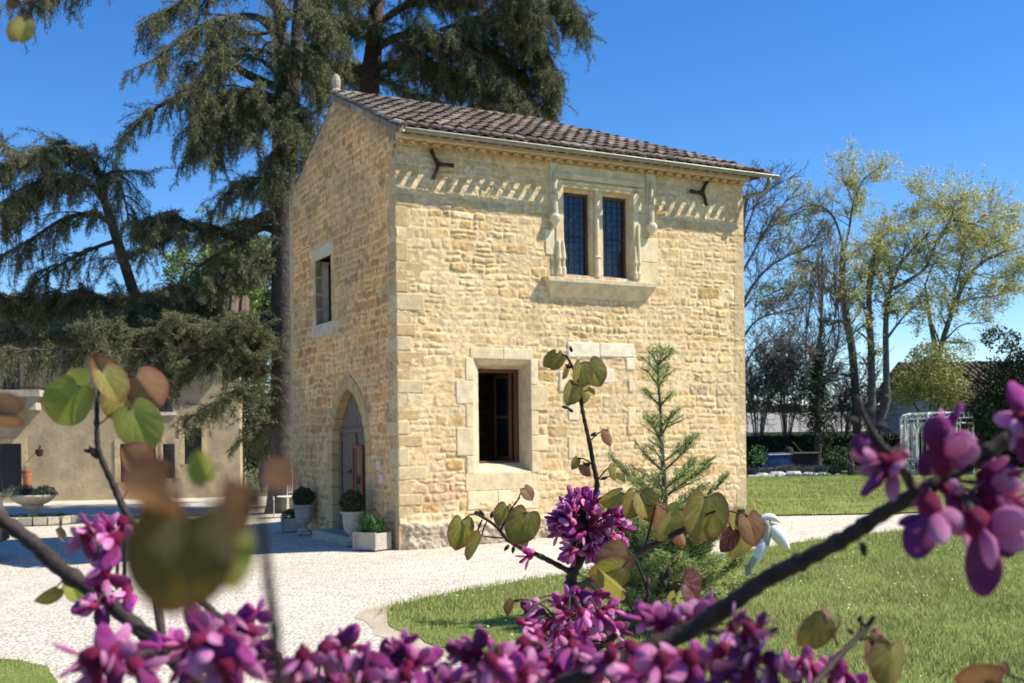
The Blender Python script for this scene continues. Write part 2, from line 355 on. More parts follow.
# ------------------------------------------------------------------ stone tower house (local frame: x along the front, y inwards, z up)
FV = Vector((.881, .473)).normalized(); C0 = Vector((-1.64, 16.2, 0)); HROT = math.atan2(FV.y, FV.x)
WID, DEP, ZT, RT, RZ = 6.4, 5.1, 5.95, 2.55, 7.27
house = tag(empty('stone_house', C0, HROT), 'two-storey ochre rubble stone tower house with tiled roof and mullioned window', 'house')
def rubble(U, V, W, H, seed, hmin=.09, hmax=.21, wmin=.10, wmax=.46, flat=(), relief=1., tint=(1, 1, 1), palette=None):
    """height and colour of coursed rubble at (U,V)"""
    rnd = random.Random(seed)
    u = U + .05 * (fbm(U * 2.2, V * 2.2, seed + 1) - .5) + .02 * (vn(U * 14, V * 14, seed + 2) - .5)
    v = V + .10 * (fbm(U * 1.1, V * 1.1, seed + 3) - .5) + .03 * (vn(U * 9, V * 9, seed + 4) - .5)
    ze = [-.3]
    while ze[-1] < H + .4: ze.append(ze[-1] + rnd.uniform(hmin, hmax))
    ze = np.array(ze); ci = np.clip(np.searchsorted(ze, v) - 1, 0, len(ze) - 2)
    z0, z1 = ze[ci], ze[ci + 1]; x0 = np.zeros_like(u); x1 = np.ones_like(u); sid = np.zeros(u.shape, int); nid = 0; half = np.zeros(u.shape, bool)
    for k in range(len(ze) - 1):
        m_ = ci == k
        if not m_.any(): continue
        xe = [-.4 - rnd.random() * .3]; hh = ze[k + 1] - ze[k]
        while xe[-1] < W + .4: xe.append(xe[-1] + min(wmax, max(wmin, rnd.gauss(hh * 1.7, .11))))
        xe = np.array(xe); um = u[m_]; xi = np.clip(np.searchsorted(xe, um) - 1, 0, len(xe) - 2)
        split = np.array([rnd.random() < .34 and hh > .13 for _ in xe]); zs = z0[m_] + hh * np.array([rnd.uniform(.4, .6) for _ in xe])[xi]
        sp = split[xi]; up = v[m_] > zs
        a0, a1 = z0[m_].copy(), z1[m_].copy(); a0[sp & up] = zs[sp & up]; a1[sp & ~up] = zs[sp & ~up]
        z0[m_], z1[m_] = a0, a1; x0[m_] = xe[xi]; x1[m_] = xe[xi + 1]; sid[m_] = nid + xi * 2 + (sp & up); nid += 2 * len(xe)
    ds = np.minimum(u - x0, x1 - u); dz = np.minimum(v - z0, z1 - v); rr = .045
    d = np.minimum(ds, dz); cm = (ds < rr) & (dz < rr); d = np.where(cm, rr - np.hypot(rr - ds, rr - dz), d)
    RA = np.random.default_rng(seed).random((nid + 4, 6)); r = RA[sid]
    e = ss((d - .005) / .026)
    cu, cv = (u - (x0 + x1) / 2), (v - (z0 + z1) / 2)
    face = .012 + .018 * r[..., 0] + cu * (r[..., 1] - .5) * .10 + cv * (r[..., 2] - .5) * .22 + .050 * (fbm(U * 15 + r[..., 3] * 99, V * 18, seed + 5) - .5) + .035 * (fbm(U * 6, V * 7, seed + 6) - .5)
    mort = -.003 + .018 * fbm(U * 12, V * 12, seed + 8)
    flush = ss((fbm(U * .9, V * .9, seed + 11) - .42) * 6)        # places where mortar covers the stones
    h = (mort * (1 - e) + face * e) ; h = h * (1 - .45 * flush) + .45 * flush * (.018 + .02 * fbm(U * 8, V * 8, seed + 12)); h = h * relief * .64
    pal = np.array(palette or [(.62, .45, .23), (.69, .52, .29), (.55, .38, .17), (.74, .60, .38), (.65, .48, .26), (.62, .49, .31), (.72, .55, .30)])
    pi = (r[..., 4] * len(pal)).astype(int) % len(pal); c = pal[pi] * (.90 + .2 * r[..., 5])[..., None]
    mc = np.array((.72, .58, .37)); em = (e * (1 - .35 * flush))[..., None]; c = c * em + mc * (1 - em)
    c = c * (.86 + .28 * fbm(U * 3, V * 3, seed + 20))[..., None] * (.82 + .36 * vn(U * 22, V * 22, seed + 21))[..., None] * np.array((1.0, .935, .86))
    for (a, b, c_, d_, hf) in flat:
        m_ = (U > a) & (U < b) & (V > c_) & (V < d_); kk = ss(np.minimum(np.minimum(U - a, b - U), np.minimum(V - c_, d_ - V)) / .04); h = h * (1 - kk) + np.minimum(h, hf) * kk
    return h, c
def wall_mesh(name, W, H, step, seed, place, keep, extra=None, **kw):
    us = np.arange(0, W + step * .5, step); us = np.linspace(0, W, len(us)); vs = np.linspace(-.3, H, int((H + .3) / step) + 1)
    U, V = np.meshgrid(us, vs); h, c = rubble(U, V, W, H, seed, **kw)
    if extra: h, c = extra(U, V, h, c)
    idx = np.arange(U.size).reshape(U.shape); q = np.stack([idx[:-1, :-1], idx[:-1, 1:], idx[1:, 1:], idx[1:, :-1]], -1).reshape(-1, 4)
    cu = (U[:-1, :-1] + U[1:, 1:]).ravel() / 2; cv = (V[:-1, :-1] + V[1:, 1:]).ravel() / 2
    q = q[keep(cu, cv)]; mb = MB(); mb.add(place(U, V, h).reshape(-1, 3), q=q, c=c.reshape(-1, 3))
    return mb.build(name, M['wall'], house, smooth=True)
# openings
LW = (1.21, 2.19, 1.07, 2.78); UW = (2.80, 4.12, 4.12, 5.50)
def front_extra(U, V, h, c):
    gz = g(C0.x + FV.x * U, C0.y + FV.y * U)
    # protruding grey rubble footing, deepest at the left corner
    top = .34 + .1 * fbm(U * 2, U * 0 + 3, 5) - .02 * U + gz * .6
    k = ss((top - V) / .05) * ss((U - .0) / .14); h = h + k * (.03 + .07 * fbm(U * 6, V * 6, 71) + .05 * (fbm(U * 15, V * 15, 73) - .4)) * ss((4.6 - U) / 2)
    gr = np.array((.40, .35, .27)); c = c * (1 - .75 * k[..., None]) + .75 * k[..., None] * gr * (.3 + 1.4 * fbm(U * 9, V * 9, 72))[..., None]
    # brick coloured repair
    b = ss((.32 - np.hypot((U - .62) / 1.5, (V - .78) / .8)) * 9) * .55; c = c * (1 - b[..., None]) + b[..., None] * np.array((.52, .33, .2)) * (.8 + .4 * vn(U * 5, V * 16, 7))[..., None]
    # lichen and grey weather stains under the eave
    s_ = ss((V - 4.7) / 1.2) * ss(fbm(U * 1.6, V * 1.6, 90) * 3 - .9) * .5; c = c * (1 - s_[..., None]) + s_[..., None] * np.array((.50, .44, .31))
    return h, c
def fplace(U, V, h): return np.stack([U, -h, V], -1)
fl = [(1.04, 2.36, .78, 2.97, .012), (2.46, 4.64, 4.0, 5.9, .012)]
wall_mesh('front_wall', WID, ZT, .0125, 11, fplace, lambda u, v: ~(((u > LW[0]) & (u < LW[1]) & (v > LW[2]) & (v < LW[3])) | ((u > UW[0]) & (u < UW[1]) & (v > UW[2]) & (v < UW[3]))), front_extra, flat=fl)
# gable wall with the pointed door: u runs inwards from the near corner
DA, DB, DS, DZ = 1.28, 2.86, 1.35, 2.42
def arch_half(z):
    """half width of the lancet at height z"""
    hw = (DB - DA) / 2; z = np.asarray(z, float); t = np.clip((z - DS) / (DZ - DS), 0, 1)
    Rr = (hw * hw + (DZ - DS) ** 2) / (2 * hw); return np.where(z < DS, hw, np.sqrt(np.maximum(Rr ** 2 - (t * (DZ - DS)) ** 2, 0)) - (Rr - hw))
DC = (DA + DB) / 2
GW = (2.80, 3.62, 3.57, 4.68)
def gtop(u): return np.where(u < RT, ZT + .13 + u * (RZ - ZT - .13) / RT, RZ - (u - RT) * (RZ - ZT - .13) / RT) - .03
def gkeep(u, v): return (v < gtop(u)) & ~((np.abs(u - DC) < arch_half(v)) & (v < DZ)) & ~((u > GW[0]) & (u < GW[1]) & (v > GW[2]) & (v < GW[3]))
def gplace(U, V, h):
    x = -h; return np.stack([x, U, np.minimum(V, gtop(U))], -1)
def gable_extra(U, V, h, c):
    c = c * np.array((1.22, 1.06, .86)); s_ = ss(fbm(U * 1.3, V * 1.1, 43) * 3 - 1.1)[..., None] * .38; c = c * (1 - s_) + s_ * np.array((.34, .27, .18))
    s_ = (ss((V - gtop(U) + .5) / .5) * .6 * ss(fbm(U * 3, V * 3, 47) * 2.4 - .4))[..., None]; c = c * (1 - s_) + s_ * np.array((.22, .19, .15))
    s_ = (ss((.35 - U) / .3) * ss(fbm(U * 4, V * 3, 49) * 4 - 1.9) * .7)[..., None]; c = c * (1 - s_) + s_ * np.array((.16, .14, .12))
    sp = (fbm(U * 8, V * 8, 51) > .66)[..., None] * .5; c = c * (1 - sp) + sp * np.array((.2, .15, .1))
    return h, c
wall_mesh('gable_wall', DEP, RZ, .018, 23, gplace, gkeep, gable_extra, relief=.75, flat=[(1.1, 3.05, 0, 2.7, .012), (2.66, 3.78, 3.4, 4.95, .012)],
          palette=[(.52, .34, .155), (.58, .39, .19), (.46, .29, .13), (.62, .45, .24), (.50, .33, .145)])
wall_mesh('back_wall', WID, ZT, .05, 31, lambda U, V, h: np.stack([U, DEP + h, V], -1), lambda u, v: u > -1)
wall_mesh('side_wall', DEP, ZT, .04, 37, lambda U, V, h: np.stack([WID + h, U, V], -1), lambda u, v: u > -1)
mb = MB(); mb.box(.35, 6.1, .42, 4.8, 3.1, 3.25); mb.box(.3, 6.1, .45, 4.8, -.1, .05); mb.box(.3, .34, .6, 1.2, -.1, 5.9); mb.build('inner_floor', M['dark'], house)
# quoins at the near corner: long and short blocks let into both faces
rnd = random.Random(4); mb = MB(); z = .42; k = 0
while z < 5.6:
    hh = rnd.uniform(.17, .3); a, b = (.34, .18) if k % 2 else (.18, .34); a *= rnd.uniform(.8, 1.3); b *= rnd.uniform(.8, 1.25)
    o = rnd.uniform(.012, .028); cc = np.array(rnd.choice([(.58, .43, .24), (.53, .38, .2), (.60, .47, .28), (.50, .37, .21)]))
    MB().box(-o, a, -o, b, z, z + hh - .006, cc).build('quoin', M['wall'], house, bevel=.02)
    z += hh; k += 1

for b_ in ((-.012, .2, -.012, .2, -.2, 5.8), (WID - .2, WID + .012, -.012, .2, -.2, 5.8), (-.01, .2, DEP - .2, DEP + .01, -.2, 5.8)): MB().box(*b_, (.56, .43, .25)).build('wall_core', M['wall'], house)
cream = [(.74, .65, .45), (.70, .59, .39), (.77, .68, .49), (.68, .58, .39)]
def rc(rnd=rnd): return np.array(rnd.choice(cream)) * rnd.uniform(.92, 1.06)
def blocks(mb, x0, x1, zs, y0, y1, jut=0, side=0):
    for i in range(len(zs) - 1):
        j = jut if i % 2 else 0
        mb.box(x0 - (j if side < 0 else 0), x1 + (j if side > 0 else 0), y0 - rnd.uniform(0, .006), y1, zs[i] + .003, zs[i + 1] - .003, rc())
# --- lower window
lw = MB(); a, b, c_, d = LW
blocks(lw, a - .13, a, [c_ - .02, 1.33, 1.75, 2.1, 2.45, 2.8], -.022, .1, .16, -1)
blocks(lw, b, b + .13, [c_ - .02, 1.38, 1.62, 2.0, 2.4, 2.8], -.022, .1, .17, 1)
lw.box(a - .05, 1.72, -.024, .3, d, 2.95, rc()); lw.box(1.724, b + .05, -.022, .3, d, 2.95, rc())
lw.box(a - .15, b + .06, -.02, .1, .80, c_ - .003, rc()); lw.box(a - .12, 1.6, -.018, .1, .52, .797, rc()); lw.box(1.605, b + .1, -.02, .1, .5, .797, rc())
frame = lw.build('window_surround', M['dressed'], house, bevel=.012)
ia, ib, ic, id_ = 1.33, 2.17, 1.20, 2.655
rv = MB(); F_ = [(a, -.01, c_), (b, -.01, c_), (b, -.01, d), (a, -.01, d)]; I_ = [(ia, .34, ic), (ib, .34, ic), (ib, .34, id_), (ia, .34, id_)]
I0 = [(ia, .07, ic - .05), (ib + .01, .07, ic - .1), (ib + .01, .07, id_ + .06), (ia, .07, id_ + .03)]
rv.add(F_ + I0 + I_, q=[(j, (j + 1) % 4, 4 + (j + 1) % 4, 4 + j) for j in range(4)] + [(4 + j, 4 + (j + 1) % 4, 8 + (j + 1) % 4, 8 + j) for j in range(4)], c=(.62, .55, .41))
rv.build('window_reveal', M['dressed'], house)
wn = empty('window'); wn.parent = house
fm = MB(); fm.box(ia, ia + .05, .34, .4, ic, id_); fm.box(ib - .07, ib, .34, .4, ic, id_); fm.box(ia + .05, ib - .07, .34, .4, id_ - .06, id_); fm.box(ia + .05, ib - .07, .34, .4, ic, ic + .035); fm.build('frame', M['brownwood'], wn, bevel=.006)
fm = MB()   # sash swung inwards against the right reveal
fm.box(ib - .13, ib - .085, .41, .46, ic + .04, id_ - .06); fm.box(ib - .125, ib - .09, .9, .95, ic + .04, id_ - .06); fm.box(ib - .125, ib - .09, .46, .9, ic + .04, ic + .1); fm.box(ib - .125, ib - .09, .46, .9, id_ - .12, id_ - .06); fm.box(ib - .12, ib - .095, .46, .9, 1.9, 1.94)
fm.build('sash', M['brownwood'], wn, bevel=.004)
fm = MB(); fm.box(ib - .112, ib - .104, .46, .9, ic + .1, id_ - .12); fm.build('pane', M['glass'], wn)
mb = MB(); mb.box(ia + .05, ib - .08, .36, .44, ic - .012, ic + .012, (.5, .45, .4)); mb.build('inner_sill', M['dressed'], wn)
# --- walled-up window to its right
for b_, c_ in (((2.86, 3.45, -.030, .05, 2.84, 3.08), (.80, .74, .60)), ((3.455, 4.12, -.030, .05, 2.86, 3.08), (.82, .76, .62)), ((3.96, 4.12, -.028, .05, 2.66, 2.857), (.78, .70, .54)),
               ((3.42, 3.72, -.027, .05, 2.44, 2.67), (.80, .73, .58)), ((2.70, 2.90, -.028, .05, 2.3, 2.62), (.76, .67, .48)), ((2.86, 3.05, -.027, .05, 1.85, 2.2), (.78, .69, .5)),
               ((3.98, 4.13, -.026, .05, 1.74, 2.06), (.76, .67, .48)), ((4.0, 4.11, -.026, .05, 2.3, 2.5), (.72, .62, .45)), ((2.85, 2.98, -.025, .05, 1.25, 1.6), (.70, .58, .38))):
    MB().box(*b_, c_).build('blocked_window_stone', M['dressed'], house, bevel=.016)
# --- upper mullioned window
um = MB(); S = (.70, .62, .45)
def bx(x0, x1, y0, y1, z0, z1, c=None): um.box(x0, x1, y0, y1, z0, z1, rc() if c is None else c)
for z0, z1, xl, xr in ((4.08, 4.42, 2.58, 4.62), (4.425, 4.82, 2.48, 4.60), (4.825, 5.2, 2.56, 4.50), (5.205, 5.58, 2.5, 4.56), (5.585, 5.86, 2.52, 4.58)):
    bx(xl, 2.66, -.028, .1, z0, z1); bx(4.22, xr, -.028, .1, z0, z1)
bx(2.66, 2.80, -.045, .12, 4.08, 5.62); bx(4.12, 4.22, -.04, .12, 4.08, 5.62); bx(2.66, 4.22, -.04, .3, 5.50, 5.62); bx(2.66, 4.22, -.03, .1, 5.705, 5.86)
bx(3.345, 3.575, .03, .3, 4.12, 5.5)
um.build('window_surround', M['dressed'], house, bevel=.01)
ml = MB()
for k, (y, z0, z1) in enumerate(((-.055, 5.625, 5.66), (-.085, 5.66, 5.70), (-.06, 5.565, 5.59))): ml.box(2.62, 4.34, y, .05, z0, z1, S)
ml.box(2.80, 2.87, .07, .3, 4.12, 5.5, S); ml.box(4.07, 4.12, .07, .3, 4.12, 5.5, S); ml.box(2.87, 3.345, .08, .3, 5.45, 5.5, S); ml.box(3.575, 4.07, .08, .3, 5.45, 5.5, S); ml.box(2.76, 4.06, .04, .3, 4.05, 4.13, S)
ml.tube([(3.44, .0, 4.13), (3.44, 0, 4.42), (3.44, 0, 4.44), (3.44, 0, 4.47), (3.44, 0, 5.5)], [.05, .045, .065, .04, .035], 10, S)
for x in (2.70, 4.13, 4.20, 2.78):       # slender shafts with moulded bases
    ml.tube([(x, -.055, 4.13), (x, -.055, 4.22), (x, -.055, 4.25), (x, -.055, 4.34), (x, -.055, 4.38), (x, -.055, 5.0 if x > 4.15 else 4.62), (x, -.055, 5.02 if x > 4.15 else 4.66)], [.045, .045, .03, .03, .045, .018, .006], 10, S)
for x in (2.62, 4.44):                   # hanging pinnacles on corbels at the jamb heads
    ml.box(x - .07, x + .07, -.07, .05, 5.0, 5.86, np.array((.62, .57, .45)))
    ml.tube([(x, -.09, 4.84), (x, -.09, 4.90), (x, -.09, 4.96), (x, -.09, 5.0), (x, -.09, 5.04), (x, -.09, 5.06)], [.02, .05, .085, .09, .07, .04], 12, (.66, .62, .52))
    ml.tube([(x, -.085, 5.06), (x, -.085, 5.3), (x, -.085, 5.34), (x, -.085, 5.38), (x, -.085, 5.6), (x, -.085, 5.72)], [.05, .045, .06, .035, .03, .008], 10, (.62, .57, .45))
ml.build('window_moulding', M['dressed'], house, bevel=.004)
sl = MB(); prof = [(-.17, 4.065), (-.17, 4.0), (-.15, 3.96), (-.03, 3.78), (.04, 3.76), (.04, 4.085), (-.03, 4.085)]
v = [(x + (.13 * (z - 3.76) / .3 * sgn if True else 0), y, z) for x, sgn in ((2.56, -1), (4.36, 1)) for y, z in prof]; n = len(prof)
sl.add(v, q=[(i, (i + 1) % n, n + (i + 1) % n, n + i) for i in range(n)], c=(.64, .56, .40)); sl.ng += [list(range(n))[::-1], list(range(n, 2 * n))]
sl.build('window_sill', M['dressed'], house, bevel=.008)
for x0, x1 in ((2.87, 3.345), (3.575, 4.07)):
    w_ = empty('window'); w_.parent = house; fm = MB()
    fm.box(x0, x0 + .035, .12, .19, 4.13, 5.44); fm.box(x1 - .035, x1, .12, .19, 4.13, 5.44); fm.box(x0 + .035, x1 - .035, .12, .19, 5.40, 5.44); fm.box(x0 + .035, x1 - .035, .12, .19, 4.13, 4.17); fm.build('frame', M['brownwood'], w_, bevel=.004)
    fm = MB(); fm.box(x0 + .035, x1 - .035, .13, .17, 4.76, 4.79)
    for k in range(1, 4): xx = x0 + .035 + (x1 - x0 - .07) * k / 4; fm.box(xx - .0025, xx + .0025, .145, .16, 4.17, 4.76); fm.box(xx - .0025, xx + .0025, .145, .16, 4.79, 5.40)
    for k in range(1, 12):
        zz = 4.17 + 1.23 * k / 12
        if abs(zz - 4.775) > .03: fm.box(x0 + .035, x1 - .035, .143, .162, zz - .0025, zz + .0025)
    fm.build('leading', M['lead'], w_)
    gl = MB(); nxp, nzp = 4, 12           # each quarry tilts a little, as leaded panes do
    for i in range(nxp):
        for j in range(nzp):
            xa = x0 + .035 + (x1 - x0 - .07) * i / nxp; xb = xa + (x1 - x0 - .07) / nxp; za = 4.17 + 1.23 * j / nzp; zb = za + 1.23 / nzp; tt = [rnd.uniform(-.0012, .0012) for _ in range(4)]
            gl.add([(xa, .155 + tt[0], za), (xb, .155 + tt[1], za), (xb, .155 + tt[2], zb), (xa, .155 + tt[3], zb)], q=[(0, 1, 2, 3)])
    gl.build('pane', M['glass'], w_)
    sb = MB(); sb.box(x0 - .03, x1 + .03, .03, .12, 4.10, 4.142, (.78, .76, .7)); sb.build('inner_sill', M['dressed'], w_)
# --- gable window
gw = MB(); a, b, c_, d = GW
gw.box(-.03, .3, a - .12, (a + b) / 2, d, d + .22, (.64, .58, .46)); gw.box(-.03, .3, (a + b) / 2 + .004, b + .13, d, d + .22, (.6, .54, .42))
for i, (z0, z1) in enumerate(((3.57, 3.85), (3.853, 4.1), (4.103, 4.4), (4.403, 4.68))):
    gw.box(-.025, .12, a - (.14 if i % 2 else .3), a, z0, z1, rc() * np.array((.84, .76, .64))); gw.box(-.025, .12, b, b + (.3 if i % 2 else .14), z0, z1, rc() * np.array((.84, .76, .64)))
gw.box(-.035, .3, a - .15, b + .2, c_ - .22, c_, (.6, .54, .42)); gw.box(-.025, .1, a - .3, a - .155, 3.3, 3.567, rc() * .85)
gw.build('window_surround', M['dressed'], house, bevel=.012)
gr = MB(); gr.add([(-.01, a, c_), (-.01, b, c_), (-.01, b, d), (-.01, a, d), (.22, a, c_), (.22, b, c_), (.22, b, d), (.22, a, d)], q=[(j, 4 + j, 4 + (j + 1) % 4, (j + 1) % 4) for j in range(4)], c=(.55, .49, .38)); gr.build('window_reveal', M['dressed'], house)
w_ = empty('window'); w_.parent = house
fm = MB(); fm.box(.2, .26, a, a + .06, c_, d); fm.box(.33, .39, b - .06, b, c_, d); fm.box(.2, .26, a + .06, b - .06, d - .07, d); fm.box(.2, .26, a + .06, b - .06, c_, c_ + .07); fm.box(.2, .26, (a + b) / 2 - .025, (a + b) / 2 + .025, c_ + .07, d - .07); fm.build('frame', M['brownwood'], w_, bevel=.004)
fm = MB(); fm.box(.23, .235, a + .06, b - .06, c_ + .07, d - .07); fm.build('pane', M['glass'], w_)
# --- pointed doorway
def arch_pts(off, n=14):
    hw = (DB - DA) / 2; rise = DZ - DS; Rr = (hw * hw + rise * rise) / (2 * hw); amax = math.asin(min(1, rise / Rr)); L_ = []
    for k in range(n + 1):
        t = amax * k / n; x = (Rr + off) * math.cos(t) - (Rr - hw); z = DS + (Rr + off) * math.sin(t)
        L_.append((x, z))
    if off > 0:      # meet on the centre line
        L_ = [p for p in L_ if p[0] > 0]; L_.append((0, DS + math.sqrt((Rr + off) ** 2 - (Rr - hw) ** 2)))
    return L_
ds_ = MB()
def ring(i0, o0, sgn, x0, x1, cc):
    v = [(x, DC + sgn * p[0], p[1]) for x in (x0, x1) for p in (i0[0], i0[1], o0[1], o0[0])]
    ds_.add(v, q=[(0, 1, 2, 3), (4, 7, 6, 5), (0, 4, 5, 1), (1, 5, 6, 2), (2, 6, 7, 3), (3, 7, 4, 0)], c=cc)
I1 = arch_pts(0, 8); O1 = arch_pts(.24, 8)
hwd = (DB - DA) / 2; ris = DZ - DS; Rr = (hwd ** 2 + ris ** 2) / (2 * hwd); am = math.asin(ris / Rr)
for sgn in (-1, 1):
    for k in range(7):
        t0, t1 = am * k / 7, am * (k + 1) / 7 - .006; pi_ = lambda t, off: (max(0.002, (Rr + off) * math.cos(t) - (Rr - hwd)), DS + (Rr + off) * math.sin(t))
        ring((pi_(t0, 0), pi_(t1, 0)), (pi_(t0, .22), pi_(t1, .22)), sgn, -.03, .3, rc() * np.array((.76, .66, .53)))
    zz = [-.1, .22, .5, .8, 1.08, DS]
    for k in range(5):
        wd_ = .34 if k % 2 else .2; y0 = DC + sgn * hwd; y1 = y0 + sgn * wd_
        ds_.box(-.03, .3, min(y0, y1), max(y0, y1), zz[k] + .003, zz[k + 1] - .003, rc() * np.array((.76, .66, .53)))
ds_.build('door_surround', M['dressed'], house, bevel=.01)
dr = empty('door', (-.15, 0, 0)); dr.parent = house
outl = [(DC - hwd, -.1)] + [(DC - p[0], p[1]) for p in arch_pts(0, 12)] + [(DC + p[0], p[1]) for p in arch_pts(0, 12)[::-1][1:]] + [(DC + hwd, -.1)]
db = MB(); nb_ = len(outl)
for k in range(8):       # planks
    ya = DC - hwd + (2 * hwd) * k / 8; yb = ya + 2 * hwd / 8 - .008
    za = float(DS + 0) if False else min(float(z_) for z_ in [2.4])
    def topz(y):
        h_ = abs(y - DC)
        lo, hi = DS, DZ
        for _ in range(30):
            m_ = (lo + hi) / 2
            if float(arch_half(m_)) > h_: lo = m_
            else: hi = m_
        return lo
    t0, t1 = topz(ya), topz(yb); xo = .27 + rnd.uniform(0, .006)
    v = [(xo, ya, -.05), (xo, yb, -.05), (xo, yb, t1), (xo, ya, t0)]; v += [(x + .04, y, z) for x, y, z in v]
    db.add(v, q=[(0, 3, 2, 1), (4, 5, 6, 7), (0, 1, 5, 4), (1, 2, 6, 5), (2, 3, 7, 6), (3, 0, 4, 7)], c=(1, 1, 1))
db.build('door_leaf', M['oak'], dr)
dd = MB(); dd.box(.235, .27, DC - hwd * .93, DC + hwd * .93, 1.70, 1.78); dd.box(.24, .27, DC - .03, DC + .03, -.02, 1.70); dd.box(.24, .27, DC - hwd + .02, DC - hwd + .12, -.02, 1.7); dd.box(.24, .27, DC + hwd - .12, DC + hwd - .02, -.02, 1.7); dd.box(.24, .27, DC - .68, DC + .68, -.02, .12)
dd.build('door_rail', M['oak'], dr, bevel=.006)
dd = MB(); ya, yb, za, zb = DC - .36, DC + .12, .40, 1.50
dd.box(.225, .27, ya, ya + .06, za, zb); dd.box(.225, .27, yb - .06, yb, za, zb); dd.box(.225, .27, ya + .06, yb - .06, zb - .05, zb); dd.box(.225, .27, ya + .06, yb - .06, za, za + .05); dd.build('door_window_frame', mat('red_brown_wood', (.22, .07, .03), .5), dr, bevel=.004)
dd = MB(); dd.box(.25, .262, ya + .06, yb - .06, za + .05, zb - .05); dd.build('pane', M['glass'], dr)
dd = MB(); dd.box(.2, .27, DC + .1, DC + .14, 1.0, 1.14) if False else dd.box(.25, .27, DC + .2, DC + .23, 1.02, 1.12); dd.tube([(.26, DC + .215, 1.07), (.22, DC + .215, 1.07), (.22, DC + .30, 1.06)], .012, 6); dd.build('handle', M['iron'], dr)
mb = MB(); mb.box(-.35, .3, DC - .95, DC + .9, -.1, .10, (.45, .42, .36)); mb.build('doorstep', M['dressed'], house, bevel=.02)
mb = MB()
for y_, z_ in ((.78, 1.2), (.68, 1.0)): mb.box(-.03, .02, y_ - .09, y_ + .06, z_ - .07, z_ + .07, (.68, .64, .55))
mb.build('pale_repair_stones', M['dressed'], house, bevel=.01)
# --- Y shaped iron tie plates
for (x, z, fl_) in ((.66, 5.62, 1), (5.50, 5.66, -1)):
    mb = MB(); c0 = Vector((x, -.06, z))
    for i, ang in enumerate((120, 0, -112)):
        a_ = R(ang) if fl_ > 0 else R(180 - ang)
        tip = c0 + Vector((math.cos(a_), 0, math.sin(a_))) * .24; mid = c0 + Vector((math.cos(a_), 0, math.sin(a_))) * .12
        perp = Vector((-math.sin(a_), 0, math.cos(a_))); mb.tube([c0, mid + perp * .012, tip], [.036, .026, .034], 6)
    mb.tube([c0 + Vector((0, .1, 0)), c0 + Vector((0, -.03, 0))], .035, 8)
    mb.build('tie_plate', M['iron'], house)
# --- genoise: two rows of scalloped tile ends under the eave
ge = MB(); rnd = random.Random(8); ge.box(0, WID, -.215, .0, 5.918, 6.02, (.62, .47, .28))
for row, (zb, out, r_) in enumerate(((5.85, .13, .058),)):
    n_ = int(WID / .19)
    for i in range(n_ + 1):
        x = .02 + (i + .5 * row) * .19
        if x > WID: break
        arc = [(x + r_ * math.cos(t), z_) for t, z_ in [(math.pi * (1 - k / 8), zb + r_ * math.sin(math.pi * k / 8) * .95) for k in range(9)]]
        arc_i = [(x + (r_ - .016) * math.cos(t), z_) for t, z_ in [(math.pi * (1 - k / 8), zb + (r_ - .016) * math.sin(math.pi * k / 8) * .95) for k in range(9)]]
        cc = np.array(rnd.choice([(.60, .44, .26), (.64, .48, .30), (.58, .44, .28)])); o_ = -out - rnd.uniform(0, .015)
        v = [(p[0], o_, p[1]) for p in arc] + [(p[0], o_, p[1]) for p in arc_i] + [(p[0], .02, p[1]) for p in arc] + [(p[0], .02, p[1]) for p in arc_i]
        q = []
        for k in range(8): q += [(k, k + 1, 10 + k, 9 + k), (18 + k, 27 + k, 28 + k, 19 + k), (k, 18 + k, 19 + k, k + 1), (9 + k, 10 + k, 28 + k, 27 + k)]
        ge.add(v, q=q, c=cc)
    ge.box(0, WID, -out + .015, .02, zb + r_ * .95 + .001, zb + .066, (.6, .46, .28))
    ge.box(0, WID, -out + .06, .0, zb + .0, zb + .05, (.5, .38, .24))
ge.box(0, WID, -.19, .3, 6.022, 6.075, (.55, .42, .26))
ge.build('eave_cornice', M['wall'], house)
# --- roof of canal tiles
EV = -.355; ZE = 5.99; SL = (RZ - ZE) / (RT - EV); SLA = math.atan(SL); HIPX = 3.7
rf = MB(); tcols = [(.25, .18, .13), (.29, .20, .14), (.21, .165, .13), (.34, .25, .175), (.29, .24, .19), (.38, .31, .23), (.19, .16, .13), (.25, .20, .155)]
rnd = random.Random(12)
def tile(o, ux, uw, un, L_, ra, rb, lift_a, lift_b, conc, cc):
    """half tube from o along uw, ux across, un normal"""
    n_ = 6; v = []; ths = [math.pi * k / n_ for k in range(n_ + 1)]
    for rr_, dist, lf in ((ra, 0, lift_a), (rb, L_, lift_b)):
        for inner in (0, .014):
            for t in ths:
                r2 = rr_ - inner; p = o + uw * dist + ux * (r2 * math.cos(t)) + un * (lf + (r2 * .8 * math.sin(t) if not conc else -r2 * .8 * math.sin(t))); v.append(tuple(p))
    m_ = n_ + 1; q = []
    for k in range(n_): q += [(k, k + 1, 2 * m_ + k + 1, 2 * m_ + k), (m_ + k, 3 * m_ + k, 3 * m_ + k + 1, m_ + k + 1), (k, m_ + k, m_ + k + 1, k + 1), (2 * m_ + k, 2 * m_ + k + 1, 3 * m_ + k + 1, 3 * m_ + k)]
    rf.add(v, q=q, c=cc)
